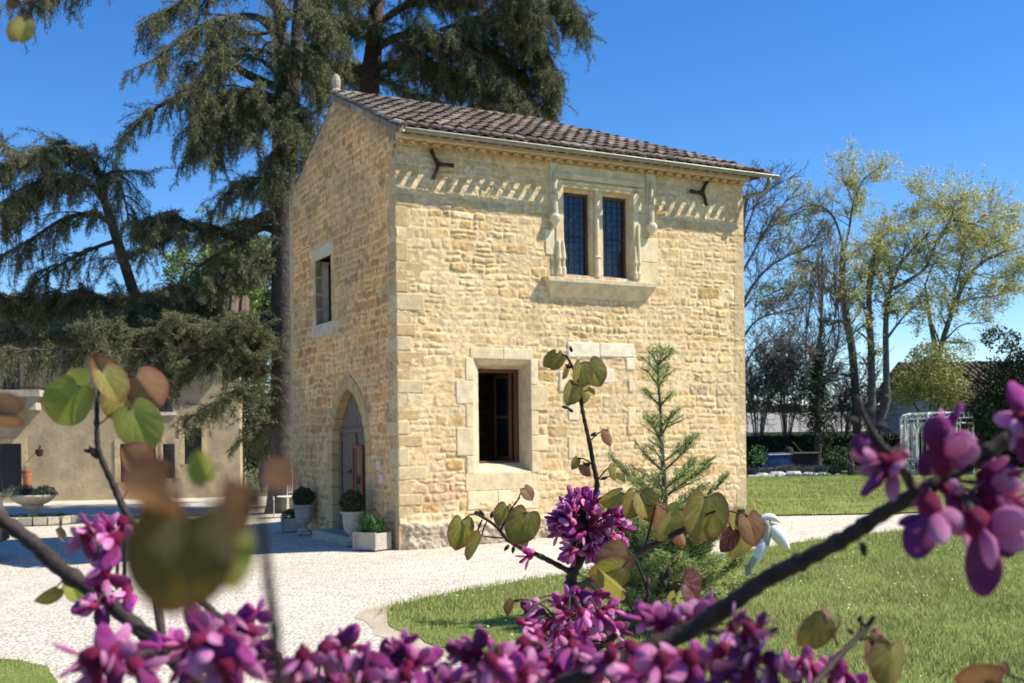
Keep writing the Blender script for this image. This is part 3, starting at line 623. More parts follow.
def slope(org, ux, inward, width, wmin, wmax_fn):
    uw = Vector((inward.x * math.cos(SLA), inward.y * math.cos(SLA), math.sin(SLA))); un = ux.cross(uw)
    if un.z < 0: un = -un
    tot = (RT - EV) / math.cos(SLA); pit = .198; nc = int(width / pit); ex = .31
    for i in range(nc + 1):
        jx = rnd.uniform(-.008, .008); w_ = 0; x = i * pit + jx; row = 0; w_ = rnd.uniform(-.03, .015)
        while w_ < tot - .12:
            ok = wmin(x) <= w_ * math.cos(SLA) <= wmax_fn(x)
            if ok:
                cc = np.array(rnd.choice(tcols)) * rnd.uniform(.8, 1.25)
                if rnd.random() < .05: cc = np.array((.42, .36, .3))
                first = (.0 if row else rnd.uniform(-.02, .02))
                lim = min(tot, (max(0, wmax_fn(x)) / math.cos(SLA)) if wmax_fn(x) < 5 else tot) - w_ + .02
                if lim < .1: break
                tile(org + ux * x + uw * (w_ + first), ux, (uw + ux * rnd.uniform(-.02, .02)).normalized(), un, min(.42, lim), (.088 if row else .054), .070, .055 + rnd.uniform(0, .012), .03, False, cc)
                if x + pit / 2 < width: tile(org + ux * (x + pit / 2) + uw * (w_ + .165), ux, uw, un, max(.05, min(.42, lim - .165)), .075, .085, .075, .055, True, np.array(rnd.choice(tcols)) * .9)
            w_ += ex * rnd.uniform(.97, 1.03); row += 1
WR = WID + .25
slope(Vector((-.02, EV, ZE)), Vector((1, 0, 0)), Vector((0, 1, 0)), WR + .02, lambda x: -1, lambda x: max(-.2, WR - x) if x > HIPX else 9)
slope(Vector((WR, DEP - EV, ZE)), Vector((-1, 0, 0)), Vector((0, -1, 0)), WR - .02, lambda x: .42, lambda x: x if x < WR - HIPX else 9)
hl = (DEP - 2 * EV); slope(Vector((WR + .04, EV, ZE)), Vector((0, 1, 0)), Vector((-1, 0, 0)), hl, lambda x: -1, lambda x: min(x, hl - x))
rx = Vector((0, RT, RZ + .02))
L_ = HIPX + .1; n_ = int(L_ / .33)
for i in range(n_ + 1):
    cc = np.array(rnd.choice(tcols)) * 1.1; tile(Vector((-.02 + i * .33, RT, RZ + .01 + rnd.uniform(-.005, .005))), Vector((0, 1, 0)), Vector((1, 0, 0)), Vector((0, 0, 1)), .4, .095, .085, .015, .0, False, cc)
for sy in (EV, DEP - EV):
    a_ = Vector((WR + .02, sy, ZE + .02)); b_ = Vector((HIPX, RT, RZ + .02)); dv = (b_ - a_); n_ = int(dv.length / .33); uw = dv.normalized(); ux = Vector((-uw.y, uw.x, 0)).normalized(); un = ux.cross(uw); un = -un if un.z < 0 else un
    for i in range(n_): tile(a_ + uw * (i * .33 - .05), ux, uw, un, .42, .08, .07, .0, -.01, False, np.array(rnd.choice(tcols)) * 1.1)
rf.build('roof', M['tile'], house, smooth=False)
dk = MB()  # roof deck under the tiles
A0, A1, A2, A3 = (0, EV + .115, ZE + .0), (WR - .05, EV + .115, ZE + .0), (HIPX, RT, RZ - .02), (0, RT, RZ - .02); B0, B1 = (0.03, DEP - .02, ZE + .17), (WR - .05, DEP - .02, ZE + .17)
dk.add([A0, A1, A2, A3, B0, B1] + [(p[0], p[1], p[2] - .03) for p in (A0, A1, A2, A3, B0, B1)], q=[(0, 1, 2, 3), (3, 2, 5, 4), (6, 9, 8, 7), (9, 10, 11, 8), (0, 6, 7, 1), (1, 7, 11, 5), (4, 5, 11, 10)], t=[(1, 5, 2), (7, 8, 11)], c=(.3, .2, .13))
dk.build('roof_deck', M['brownwood'], house)
# verge: weathered stone coping and mortared edge tiles on the gable
vg = MB(); rnd = random.Random(3)
for sgn, y0, y1 in ((1, EV + .12, RT),):
    n_ = 9
    for k in range(n_):
        ya = y0 + (y1 - y0) * k / n_; yb = y0 + (y1 - y0) * (k + 1) / n_ - sgn * .01; zf = lambda y: ZE + (abs(y - (EV if sgn > 0 else DEP - EV))) * SL
        j = rnd.uniform(0, .02); v = [(-.10 - j, ya, zf(ya) - .09), (-.10 - j, yb, zf(yb) - .09), (-.08 - j, yb, zf(yb) + .03), (-.08 - j, ya, zf(ya) + .03), (.04, ya, zf(ya) - .09), (.04, yb, zf(yb) - .09), (.04, yb, zf(yb) + .05), (.04, ya, zf(ya) + .05)]
        vg.add(v, q=[(0, 1, 2, 3), (4, 7, 6, 5), (0, 4, 5, 1), (3, 2, 6, 7), (1, 5, 6, 2), (0, 3, 7, 4)], c=np.array(rnd.choice([(.34, .27, .19), (.42, .33, .23), (.25, .20, .15)])))
vg.build('verge_coping', M['wall'], house, bevel=.025)
fn = MB(); fn.lathe([(.085, 7.18), (.09, 7.34), (.06, 7.37), (.075, 7.43), (.08, 7.50), (.055, 7.58), (.02, 7.61)], 10, .02, RT, (.42, .38, .30)); fn.build('finial', M['dressed'], house)
# gutter
gt = MB(); GO, GZ, GR = -.41, 5.98, .047
def gut(x0, x1, endcap=False):
    th = [math.pi * (1 + k / 8) for k in range(9)]; v = []
    for x in (x0, x1):
        for rr_ in (GR, GR - .004): v += [(x, GO + rr_ * math.cos(t), GZ + rr_ * math.sin(t) * 1.05) for t in th]
    q = []
    for k in range(8): q += [(k, k + 1, 19 + k, 18 + k), (9 + k, 27 + k, 28 + k, 10 + k)]
    gt.add(v, q=q)
    gt.tube([(x0, GO - GR, GZ), (x1, GO - GR, GZ)], .009, 6)
gut(-.03, WR + .18)
gt.add([(WR + .18, GO + GR * math.cos(math.pi * (1 + k / 8)), GZ + GR * math.sin(math.pi * (1 + k / 8))) for k in range(9)] + [(WR + .30, GO, GZ + .0)], t=[(k, k + 1, 9) for k in range(8)])
for i in range(11): x = .1 + i * .64; gt.box(x - .012, x + .012, -.36, -.15, 5.985, 5.991)
gt.build('gutter', M['zinc'], house)
dp = MB(); dp.tube(catmull([(WR + .0, GO, GZ - .05), (WR + .0, GO + .0, GZ - .16), (WR - .05, -.28, GZ - .28), (WID + .07, -.05, GZ - .30), (WID + .08, .10, GZ - .38), (WID + .08, .12, GZ - .8), (WID + .08, .12, .3)], 5), .036, 8)
dp.build('downpipe', M['zinc'], house, smooth=True)

# ------------------------------------------------------------------ foliage and tree tools
def needles(mb, cen, tang, k, L_, wd, cols, rng, droop=.25, spread=1.):
    """k thin leaf faces around every centre, leaning along the twig"""
    n = len(cen); cen = np.repeat(cen, k, 0) + rng.normal(0, L_ * .35, (n * k, 3)); T = np.repeat(tang, k, 0)
    d = rng.normal(0, 1, (n * k, 3)) * spread + T * 1.1; d[:, 2] -= droop; d /= np.linalg.norm(d, axis=1)[:, None]
    s_ = np.cross(d, rng.normal(0, 1, (n * k, 3))); s_ /= np.linalg.norm(s_, axis=1)[:, None] + 1e-9
    l = L_ * rng.uniform(.6, 1.3, (n * k, 1)); ci = rng.integers(0, len(cols), n * k); c = np.array(cols)[ci] * rng.uniform(.8, 1.2, (n * k, 1))
    mb.tris(cen, d * l / 2, s_ * wd / 2, c)
def polyline_frames(pts):
    p = np.array([tuple(x) for x in pts]); t = np.gradient(p, axis=0); t /= np.linalg.norm(t, axis=1)[:, None] + 1e-9; return p, t
CED = [(.125, .138, .062), (.16, .172, .08), (.20, .205, .10), (.095, .11, .05), (.26, .255, .135)]
def cedar_limb(limb, fol, pts, r0, r1, rng, n_side, side_len, twig=.5, dens=1., start=.15, hang=.5, cols=CED, keep_side=None):
    """a main limb, its side branches, and hanging twigs thick with needle tufts"""
    pts = catmull(pts, 6); n = len(pts); limb.tube(pts, lerpr(r0 * .75, r1 * .8, n), 7)
    p, t = polyline_frames(pts); A0_, A1_, R0_, R1_ = [], [], [], []; C_, T_ = [], []
    n_side = int(n_side * .72); side_len *= 1.3; dens *= .8; twig *= 1.15
    for i in range(n_side):
        u = start + (1 - start) * (i + rng.random()) / n_side; k = min(n - 1, int(u * (n - 1))); base = p[k]; tt = t[k]
        side = np.cross(tt, [0, 0, 1.]); side /= np.linalg.norm(side) + 1e-9; sg = 1 if rng.random() < .5 else -1
        d = side * sg * rng.uniform(.4, 1) + tt * rng.uniform(.2, 1.0) + np.array([0, 0, rng.uniform(-.1, .35)]); d /= np.linalg.norm(d)
        L_ = side_len * rng.uniform(.5, 1.15) * (1 - .45 * u); m = 7; q = base.copy(); st = L_ / m
        for j in range(m):
            d = d + np.array([0, 0, -hang * .11]) + rng.normal(0, .10, 3); d /= np.linalg.norm(d); q2 = q + d * st
            A0_.append(q); A1_.append(q2); R0_.append(.022 * (1 - j / m) + .006); R1_.append(.022 * (1 - (j + 1) / m) + .006)
            for _ in range(max(1, int(2.2 * dens))):
                a = q + (q2 - q) * rng.random(); e = np.cross(d, [0, 0, 1.]) * rng.choice([-1, 1]) * rng.uniform(.2, 1) + d * rng.uniform(.2, .9) + np.array([0, 0, -rng.uniform(-.5, hang * 2.2)]); e /= np.linalg.norm(e) + 1e-9
                l2 = twig * rng.uniform(.4, 1.3); mm = 4; w_ = a.copy()
                for z in range(mm):
                    e = e + np.array([0, 0, -hang * .25]) + rng.normal(0, .12, 3); e /= np.linalg.norm(e); w2 = w_ + e * l2 / mm
                    A0_.append(w_); A1_.append(w2); R0_.append(.008); R1_.append(.006)
                    C_ += [w_ + (w2 - w_) * .25, w_ + (w2 - w_) * .6, w2]; T_ += [e, e, e]; w_ = w2
            q = q2
    limb.segs(A0_, A1_, R0_, R1_, 3, (.8, .8, .8))
    if C_: needles(fol, np.array(C_), np.array(T_), 6, .10, .0145, cols, rng, .1, 1.)
def grow(base, d, L_, r, level, S_, LF, rng, up=.15, wob=.18, kids=(4, 7), ang=.7, lmin=.25, shrink=.62):
    """recursive bare branching: fills S_ with segments and LF with leaf sites"""
    m = max(3, int(L_ / .35)); m = min(m, 8); q = np.array(base, float); d = np.array(d, float); d /= np.linalg.norm(d); r1 = r * .45; pts = [q]; ds_ = [d]
    for j in range(m):
        d = d + rng.normal(0, wob, 3) * .5 + np.array([0, 0, up * .3]); d /= np.linalg.norm(d); q = q + d * L_ / m; pts.append(q); ds_.append(d)
    for j in range(m): S_.append((pts[j], pts[j + 1], r + (r1 - r) * j / m, r + (r1 - r) * (j + 1) / m))
    if level == 0 or L_ < lmin:
        for j in range(1, m + 1): LF.append((pts[j], ds_[j]))
        return
    for _ in range(rng.integers(kids[0], kids[1])):
        k = rng.integers(max(1, m // 4), m + 1); dd = ds_[k] + rng.normal(0, ang, 3); dd /= np.linalg.norm(dd)
        grow(pts[k], dd, L_ * shrink * rng.uniform(.7, 1.15), max(.004, (r + (r1 - r) * k / m) * .6), level - 1, S_, LF, rng, up, wob, kids, ang, lmin, shrink)
def seg_mesh(mb, S_, rmin=.0):
    if not S_: return
    a = np.array([s[0] for s in S_]); b = np.array([s[1] for s in S_]); ra = np.maximum([s[2] for s in S_], rmin); rb = np.maximum([s[3] for s in S_], rmin)
    big = ra > .04; mb.segs(a[big], b[big], ra[big], rb[big], 7); mb.segs(a[~big], b[~big], ra[~big], rb[~big], 3)
def leaves(mb, LF, k, size, cols, rng, jit=.065, flat=False):
    if not LF: return
    c = np.repeat(np.array([l[0] for l in LF]), k, 0); n = len(c); c = c + rng.normal(0, jit, (n, 3))
    U = rng.normal(0, 1, (n, 3)); U /= np.linalg.norm(U, axis=1)[:, None]; V = np.cross(U, rng.normal(0, 1, (n, 3))); V /= np.linalg.norm(V, axis=1)[:, None]
    sz = size * rng.uniform(.6, 1.3, (n, 1)); cc = np.array(cols)[rng.integers(0, len(cols), n)] * rng.uniform(.8, 1.2, (n, 1)); mb.tris(c, U * sz / 2, V * sz / 3, cc, quad=True)
def traced_tree(name, label, base, limbs, seed, twigs, bark, leafargs=None, group=None, cat='tree', rmin=.0):
    """limbs: (world points, r0, r1, twig count); twigs: dict for grow"""
    rng = np.random.default_rng(seed); root = tag(empty(name, base), label, cat, group); S_, LF = [], []; tr = MB(); br = MB()
    for i, (pts, r0, r1, nt_) in enumerate(limbs):
        r0 *= .55; nt_ = int(nt_ * 1.5); pts = catmull(pts, 7); n = len(pts); (tr if i == 0 else br).tube(pts, lerpr(r0, r1, n), 8); p, t = polyline_frames(pts)
        for j in range(nt_):
            u = twigs.get('start', .3) + (1 - twigs.get('start', .3)) * (j + rng.random()) / nt_; k = min(n - 1, int(u * (n - 1)))
            d = t[k] + rng.normal(0, twigs.get('a0', .8), 3) + np.array([0, 0, twigs.get('z0', .2)]); rr = (r0 + (r1 - r0) * u) * .45
            grow(p[k], d, twigs['L'] * rng.uniform(.6, 1.2), max(rr, .012), twigs.get('level', 2), S_, LF, rng, twigs.get('up', .2), twigs.get('wob', .2), twigs.get('kids', (3, 6)), twigs.get('ang', .6), .2, .6)
    tr.build('trunk', bark, root, smooth=True, origin=base)
    if br.n or S_:
        seg_mesh(br, S_, rmin); br.build('branches', bark, root, smooth=True, origin=base)
    if leafargs:
        lf = MB(); leaves(lf, LF, *leafargs, rng=rng); lf.build('crown', M['leaf'], root, origin=base)
    return root, LF

# ------------------------------------------------------------------ the great cedar behind the tower
def PP(lst, d, dz=None):
    out = []
    for i, q in enumerate(lst): out.append(P(q[0], q[1], q[2] if len(q) > 2 else d))
    return out
crng = np.random.default_rng(77)
cb = Vector(P(283, 468, 27)); cb.z = float(g(cb.x, cb.y))
ced = tag(empty('cedar_tree', cb), 'huge old cedar with twin trunk and drooping boughs behind the tower house', 'tree')
tr = MB(); tr.tube(catmull([Vector((cb.x, cb.y, -.3)), P(284, 440, 27), P(284, 380, 27), P(284, 300, 27), P(284, 200, 27), P(285, 130, 27), P(287, 95, 27)], 6), [.52, .43, .39, .36, .35, .34, .33, .32] + [.31] * 29, 12)
tr.build('trunk', M['bark'], ced, smooth=True, origin=cb)
tr = MB(); tr.tube(catmull(PP([(285, 110), (281, 60), (279, 0), (278, -70), (281, -160)], 27), 5), lerpr(.21, .08, 21), 10)
tr.tube(catmull(PP([(287, 110), (295, 70), (298, 20), (303, -50), (310, -160)], 27.3), 5), lerpr(.21, .08, 21), 10); tr.build('trunk', M['bark'], ced, smooth=True, origin=cb)
limb, fol = MB(), MB()
def cl(pts, r0, r1, ns, sl, d=27, **kw): cedar_limb(limb, fol, PP(pts, d), r0, r1, crng, ns, sl, **kw)
cl([(285, 218), (262, 219), (236, 236), (196, 226, 26.5), (158, 243, 26), (118, 262, 25.5)], .26, .05, 34, 1.3, hang=.5)
cl([(284, 235), (262, 228, 27.5), (235, 245, 28), (205, 262, 28.5), (190, 275, 29)], .15, .03, 14, 1.0)
cl([(282, 118), (262, 98, 26.5), (236, 92, 26), (208, 104, 25.8), (190, 140, 25.6)], .18, .04, 48, 1.3, hang=1.0, dens=1.6, start=.1)
cl([(283, 112), (262, 92, 27.5), (245, 104, 28), (225, 120, 28.3), (205, 150, 28.5)], .14, .03, 34, 1.3, hang=1.0, dens=1.5, start=.1)
cl([(281, 90), (250, 76), (228, 65), (205, 76, 26.5), (180, 95, 26.3), (150, 112, 26), (120, 140, 25.8)], .16, .03, 26, 1.0, hang=.9, start=.3)
cl([(280, 75), (255, 57), (225, 56), (200, 62), (185, 78)], .08, .02, 10, .7, hang=.8, start=.4)
cl([(279, 40), (262, 20), (240, 16), (210, 22, 26), (178, 40, 25.5), (152, 62, 25)], .15, .03, 24, 1.1, hang=.9, start=.35)
cl([(279, 10), (250, -14), (215, -10, 26.5), (180, 2, 26), (150, 20, 25.5)], .15, .03, 26, 1.2, hang=.9, start=.3)
cl([(278, -60), (220, -75, 26.5), (160, -60, 26), (110, -35, 25), (60, -15, 24.5), (22, 5, 24)], .16, .03, 30, 1.0, hang=1.1, start=.45)
cl([(284, 330), (258, 322), (225, 322, 27.5), (182, 316, 28), (140, 308, 28.5), (90, 312, 29), (40, 322, 29), (-20, 330, 29)], .25, .08, 72, 1.3, hang=.35, dens=1.5, start=.15)
cl([(284, 345), (240, 330, 26), (190, 326, 25.6), (140, 330, 25.4), (100, 326, 25.4)], .12, .04, 60, 1.2, hang=.4, dens=1.5, start=.1)
cl([(138, 306, 28.5), (90, 300, 28.2), (40, 302, 28), (-20, 306, 27.8)], .1, .04, 60, 1.2, hang=.5, dens=1.5, start=.05)
cl([(225, 325, 27), (190, 300, 27.5), (150, 296, 28)], .08, .02, 24, 1.1, hang=.4, dens=1.5, start=.1)
cl([(182, 318, 27.5), (140, 322, 27), (90, 328, 26.5), (40, 335, 26.3), (-20, 340, 26)], .12, .05, 44, 1.2, hang=.4, dens=1.3, start=.05)
cl([(138, 306, 28.5), (126, 268, 28.3), (114, 230, 28), (104, 198, 27.8), (96, 170, 27.5), (80, 150, 27), (50, 150, 26.5), (15, 160, 26), (-20, 172, 26)], .2, .04, 40, 1.5, hang=.8, start=.45, dens=1.2)
cl([(104, 200, 27.8), (85, 180, 27), (60, 178, 26.4), (30, 190, 26), (-15, 215, 26)], .12, .03, 34, 1.4, hang=1.1, start=.15, dens=1.2)
cl([(112, 224, 28), (92, 214, 27.5), (62, 220, 27), (30, 240, 26.6), (-10, 262, 26)], .10, .03, 28, 1.2, hang=1.1, start=.15)
cl([(104, 198, 27.8), (112, 172, 27.4), (122, 190, 27), (130, 225, 26.8)], .08, .02, 18, 1.0, hang=1.1, start=.2)
cl([(118, 240, 28), (90, 250, 28), (55, 268, 28), (25, 290, 28)], .08, .02, 18, .9, hang=1.0, start=.2)
cl([(284, 372), (262, 368), (232, 362, 26.5), (200, 366, 26), (170, 372, 25.6), (148, 384, 25.3)], .14, .03, 40, 1.1, hang=.3, dens=1.4, start=.1)
cl([(285, 400), (266, 396), (246, 392, 26.6), (220, 404, 26.2), (195, 418, 26)], .1, .02, 24, 1.0, hang=.5, start=.1)
cl([(285, 350), (266, 344), (250, 352, 27.6), (238, 365, 28)], .1, .02, 16, 1.0, hang=.5, start=.1)
cl([(285, 430), (270, 425), (255, 432, 27.5), (246, 445, 28)], .08, .02, 14, .9, hang=.6, start=.1)
cl([(285, 120), (275, 105, 26.3), (262, 112, 26), (250, 130, 25.8)], .08, .02, 26, 1.1, hang=.9, dens=1.4, start=.05)
cl([(285, 130), (292, 118, 26.2), (300, 128, 26), (308, 150, 26)], .08, .02, 22, .9, hang=.9, dens=1.4, start=.05)
cl([(284, 160), (276, 150, 26.3), (268, 165, 26), (262, 190, 26)], .06, .02, 16, .9, hang=1., dens=1.4, start=.05)
cl([(282, 60), (262, 50, 26.2), (240, 52, 26), (215, 66, 25.6), (200, 84, 25.4)], .07, .02, 26, 1.2, hang=.7, dens=1.1, start=.05)
cl([(280, 30), (262, 34, 27.8), (235, 36, 28), (205, 50, 28.2)], .07, .02, 22, 1.2, hang=.7, dens=1.1, start=.05)
cl([(286, 20), (300, 10, 26.5), (318, 14, 26.2), (335, 30, 26)], .07, .02, 26, 1.2, hang=.8, dens=1.2, start=.05)
cl([(288, 70), (302, 58, 26.6), (318, 62, 26.4), (330, 80, 26.2)], .07, .02, 24, 1.1, hang=.8, dens=1.2, start=.05)
cl([(284, 190), (262, 178, 26.5), (240, 184, 26.2), (222, 200, 26)], .07, .02, 16, 1.0, hang=.8, dens=1.1, start=.1)
cl([(284, 270), (262, 262, 26.8), (235, 270, 26.6), (210, 284, 26.4), (185, 290, 26.3)], .09, .02, 26, 1.1, hang=.6, dens=1.2, start=.1)
cl([(196, 226, 26.5), (170, 215, 26.3), (145, 222, 26)], .06, .02, 18, 1.0, hang=.9, dens=1.2, start=.1)
cl([(282, 330, 27), (230, 345, 26), (180, 352, 25.5), (130, 350, 25.2), (80, 352, 25), (30, 350, 25), (-20, 352, 25)], .08, .03, 54, .9, hang=.9, dens=.9, start=.1)
limb.build('boughs', M['bark'], ced, smooth=True, origin=cb); fol.build('foliage', M['needle'], ced, origin=cb)
# second cedar, rising behind the roof
cb2 = P(352, 470, 30); cb2.z = float(g(cb2.x, cb2.y)) - .1
ced2 = tag(empty('cedar_tree', cb2), 'second cedar with reddish trunk rising behind the tiled roof and its right-hand crown', 'tree')
tr = MB(); tr.tube(catmull([Vector((cb2.x, cb2.y, -.3)), P(356, 300, 30), P(363, 150, 30), P(369, 90, 30), P(375, 30, 30), P(378, -60, 30), P(380, -150, 30)], 6), lerpr(.42, .12, 37), 10)
tr.build('trunk', mat('cedar_bark_red', (.10, .065, .05), .95, var=.4, scale=6, bump=.03, bscale=12), ced2, smooth=True, origin=cb2)
limb, fol = MB(), MB(); CED2 = [(.11, .125, .055), (.145, .155, .07), (.18, .185, .09), (.08, .095, .045), (.24, .235, .12)]
def cl2(pts, r0, r1, ns, sl, d=30, **kw): cedar_limb(limb, fol, PP(pts, d), r0, r1, crng, ns, sl, cols=CED2, **kw)
cl2([(373, 50), (400, 36, 29.5), (432, 34, 29), (468, 50, 28.6), (500, 74, 28.4), (530, 100, 28.2), (542, 122, 28)], .16, .03, 60, 1.5, hang=.9, dens=1.5, start=.1)
cl2([(372, 70), (400, 62, 30.5), (440, 66, 31), (480, 84, 31.5), (515, 105, 32)], .14, .03, 48, 1.4, hang=.9, dens=1.4, start=.1)
cl2([(375, 25), (410, 4, 30), (450, -4, 29.8), (500, -2, 29.6), (535, 4, 29.4), (560, 4, 29.2), (572, 12, 29.1)], .14, .03, 64, 1.4, hang=.9, dens=1.5, start=.1)
cl2([(376, 0), (410, -30, 29), (460, -35, 28.6), (510, -20, 28.3), (548, 20, 28)], .14, .03, 56, 1.5, hang=1.0, dens=1.4, start=.1)
cl2([(372, 80), (392, 84, 29), (420, 96, 28.5), (450, 108, 28.4)], .1, .03, 26, 1.1, hang=.7, start=.1)
cl2([(374, 45), (358, 30, 29.5), (340, 28, 29.2), (322, 40, 29), (308, 60, 29)], .12, .03, 44, 1.3, hang=.8, dens=1.4, start=.1)
cl2([(376, 5), (352, -15, 29.5), (330, -12, 29.2), (312, 5, 29)], .12, .03, 40, 1.4, hang=.9, dens=1.4, start=.1)
cl2([(374, 70), (356, 66, 30.5), (338, 72, 31), (318, 90, 31.3)], .1, .03, 30, 1.1, hang=.7, dens=1.2, start=.1)
cl2([(440, 30, 29), (475, 20, 29), (510, 30, 29), (538, 55, 29), (550, 90, 29)], .08, .02, 50, 1.3, hang=1.1, dens=1.4, start=.1)
cl2([(400, 36, 29.5), (430, 60, 29), (465, 85, 28.8), (495, 105, 28.6), (520, 125, 28.4)], .08, .02, 50, 1.2, hang=1., dens=1.4, start=.05)
cl2([(500, -2, 29), (525, 20, 29), (545, 60, 28.8), (552, 100, 28.8)], .08, .02, 46, 1.1, hang=1., dens=1.4, start=.05)
cl2([(440, 60, 30), (470, 45, 30), (500, 55, 30), (525, 80, 30)], .07, .02, 36, 1.2, hang=1., dens=1.3, start=.1)
limb.build('boughs', M['bark'], ced2, smooth=True, origin=cb2); fol.build('foliage', M['needle'], ced2, origin=cb2)

# ------------------------------------------------------------------ farmhouse far left
fo = Vector((-8.75, 36, -.2)); FZ = R(12); farm = tag(empty('farmhouse', fo, FZ), 'long plastered farmhouse with balcony and dark openings in the cedar shade, far left', 'house')
FM = Matrix.Translation(fo) @ Matrix.Rotation(FZ, 4, 'Z'); FI = FM.inverted()
def fw(x, y, yy=0):
    o = FI @ Vector((0, 0, EYE)); d = FI.to_3x3() @ ray(x, y); k = (yy - o.y) / d.y; q = o + d * k; return q.x, q.z
def hole_wall(mb, x0, x1, z0, z1, holes, y0, y1, c=(1, 1, 1)):
    xs = sorted({x0, x1, *[h for r_ in holes for h in r_[:2]]}); zs = sorted({z0, z1, *[h for r_ in holes for h in r_[2:]]})
    for i in range(len(xs) - 1):
        for j in range(len(zs) - 1):
            cx, cz = (xs[i] + xs[i + 1]) / 2, (zs[j] + zs[j + 1]) / 2
            if not any(r_[0] < cx < r_[1] and r_[2] < cz < r_[3] for r_ in holes): mb.box(xs[i], xs[i + 1], y0, y1, zs[j], zs[j + 1], c)
op = {}
def prect(x0, y0, x1, y1):
    a = fw(x0, y0); b = fw(x1, y1); return (a[0], b[0], b[1], a[1])
fholes = [prect(184, 428, 202, 464), prect(120, 444, 140, 482), prect(143, 444, 158, 480), prect(161, 444, 175, 478), prect(158, 390, 173, 412), prect(-20, 444, 22, 492), prect(2, 348, 20, 390), prect(150, 350, 158, 358)]
mb = MB(); hole_wall(mb, -22, 0, -.3, 4.9, fholes, 0, .5); mb.box(-22, -.0, .5, .52, -.3, 4.9); mb.box(-.5, 0, .53, 7.5, -.3, 4.9); mb.box(-22, 0, 7.5, 8, -.3, 4.9)
mb.add([(-.25, .2, 4.9), (-.25, 7.8, 4.9), (-.25, 4, 6.7), (0, .2, 4.9), (0, 7.8, 4.9), (0, 4, 6.7)], t=[(0, 1, 2), (3, 5, 4)], q=[(0, 3, 4, 1), (1, 4, 5, 2), (2, 5, 3, 0)])
mb.build('wall', M['plaster'], farm)
mb = MB(); frnd = random.Random(3)
for k in range(64):
    x = -22.1 + k * .35; w0 = .35
    for sg in (0, 1):
        y0, y1 = (-.45, 4) if sg == 0 else (8.4, 4)
        mb.tube([(x + .17, y0, 4.86), (x + .17, (y0 + y1) / 2, 5.85), (x + .17, y1, 6.82)], .16, 6, tuple(np.array((1, 1, 1)) * frnd.uniform(.7, 1.2)))
mb.build('roof', M['rooffar'], farm)
for i, h in enumerate(fholes):
    if i in (0, 1, 2, 3, 5):
        o = empty('shuttered_door'); o.parent = farm; b_ = MB(); b_.box(h[0], h[1], .18, .24, h[2], h[3]); b_.build('door_leaf', M['shutter'], o)
        b_ = MB(); b_.box(h[0] - .16, h[0], -.03, .1, h[2], h[3] + .16, (.6, .5, .33)); b_.box(h[1], h[1] + .16, -.03, .1, h[2], h[3] + .16, (.6, .5, .33)); b_.box(h[0], h[1], -.03, .1, h[3], h[3] + .16, (.6, .5, .33)); b_.build('stone_frame', M['dressed'], o)
        b_ = MB(); mid = (h[0] + h[1]) / 2; b_.box(mid - .02, mid + .02, .16, .18, h[2], h[3]); b_.box(h[0], h[1], .165, .18, h[2] + .9, h[2] + .96); b_.build('leaf_bars', M['glass'], o)
    else:
        o = empty('window'); o.parent = farm; b_ = MB(); b_.box(h[0], h[1], .2, .22, h[2], h[3]); b_.build('pane', M['glass'], o)
        b_ = MB(); b_.box(h[0] - .1, h[1] + .1, -.06, .2, h[2] - .1, h[2], (.7, .66, .58)); b_.build('sill', M['dressed'], o)
        b_ = MB(); mid = (h[0] + h[1]) / 2; b_.box(mid - .02, mid + .02, .17, .2, h[2], h[3]); b_.build('frame', M['shutter'], o)
b0 = fw(-20, 391); b1 = fw(46, 391); bal = empty('balcony'); bal.parent = farm
b_ = MB(); b_.box(b0[0], b1[0], -1.0, 0, b1[1] - .2, b1[1]); b_.box(b1[0] - .4, b1[0] - .15, -.8, -.0, b1[1] - .6, b1[1] - .2); b_.box(b1[0] - 1.9, b1[0] - 1.65, -.8, -.0, b1[1] - .6, b1[1] - .2); b_.build('slab', M['pot'], bal)
b_ = MB(); top = b1[1] + .92; x = b1[0] - .04
b_.tube([(b0[0], -.95, top), (x, -.95, top), (x, 0, top)], .025, 5); b_.tube([(b0[0], -.95, b1[1] + .08), (x, -.95, b1[1] + .08), (x, 0, b1[1] + .08)], .018, 5)
while x > b0[0]: b_.tube([(x, -.95, b1[1]), (x, -.95, top)], .011, 4); x -= .13
b_.build('railing', M['iron'], bal)
wl = fw(41, 450); b_ = MB(); b_.tube([(wl[0], 0, wl[1] + .1), (wl[0], -.2, wl[1] + .14), (wl[0], -.25, wl[1] + .05)], .02, 6); b_.lathe([(.03, wl[1] + .06), (.13, wl[1] + .0), (.1, wl[1] - .15), (.04, wl[1] - .2)], 8, wl[0], -.25); tag(b_.build('wall_lamp', M['iron'], None), 'small black lantern fixed to the farmhouse wall beside the dark doorway', 'lamp').matrix_world = FM

# ------------------------------------------------------------------ planters and pots
def leafball(mb, c, r, n, size, cols, rng, squash=1., dome=False):
    v = rng.normal(0, 1, (n, 3)); v /= np.linalg.norm(v, axis=1)[:, None]
    if dome: v[:, 2] = np.abs(v[:, 2])
    rr = r * (1 - .5 * rng.random((n, 1)) ** 2.5) * (1 + .12 * np.sin(v[:, :1] * 7 + 3) * np.cos(v[:, 2:] * 6)); p = v * rr; p[:, 2] *= squash; p += np.array(tuple(c))
    U = v + rng.normal(0, .8, (n, 3)); U /= np.linalg.norm(U, axis=1)[:, None]; V = np.cross(U, rng.normal(0, 1, (n, 3))); V /= np.linalg.norm(V, axis=1)[:, None]
    s_ = size * rng.uniform(.6, 1.3, (n, 1)); cc = np.array(cols)[rng.integers(0, len(cols), n)] * rng.uniform(.75, 1.25, (n, 1)); mb.tris(p, U * s_ / 2, V * s_ / 3, cc, quad=True)
prng = np.random.default_rng(9)
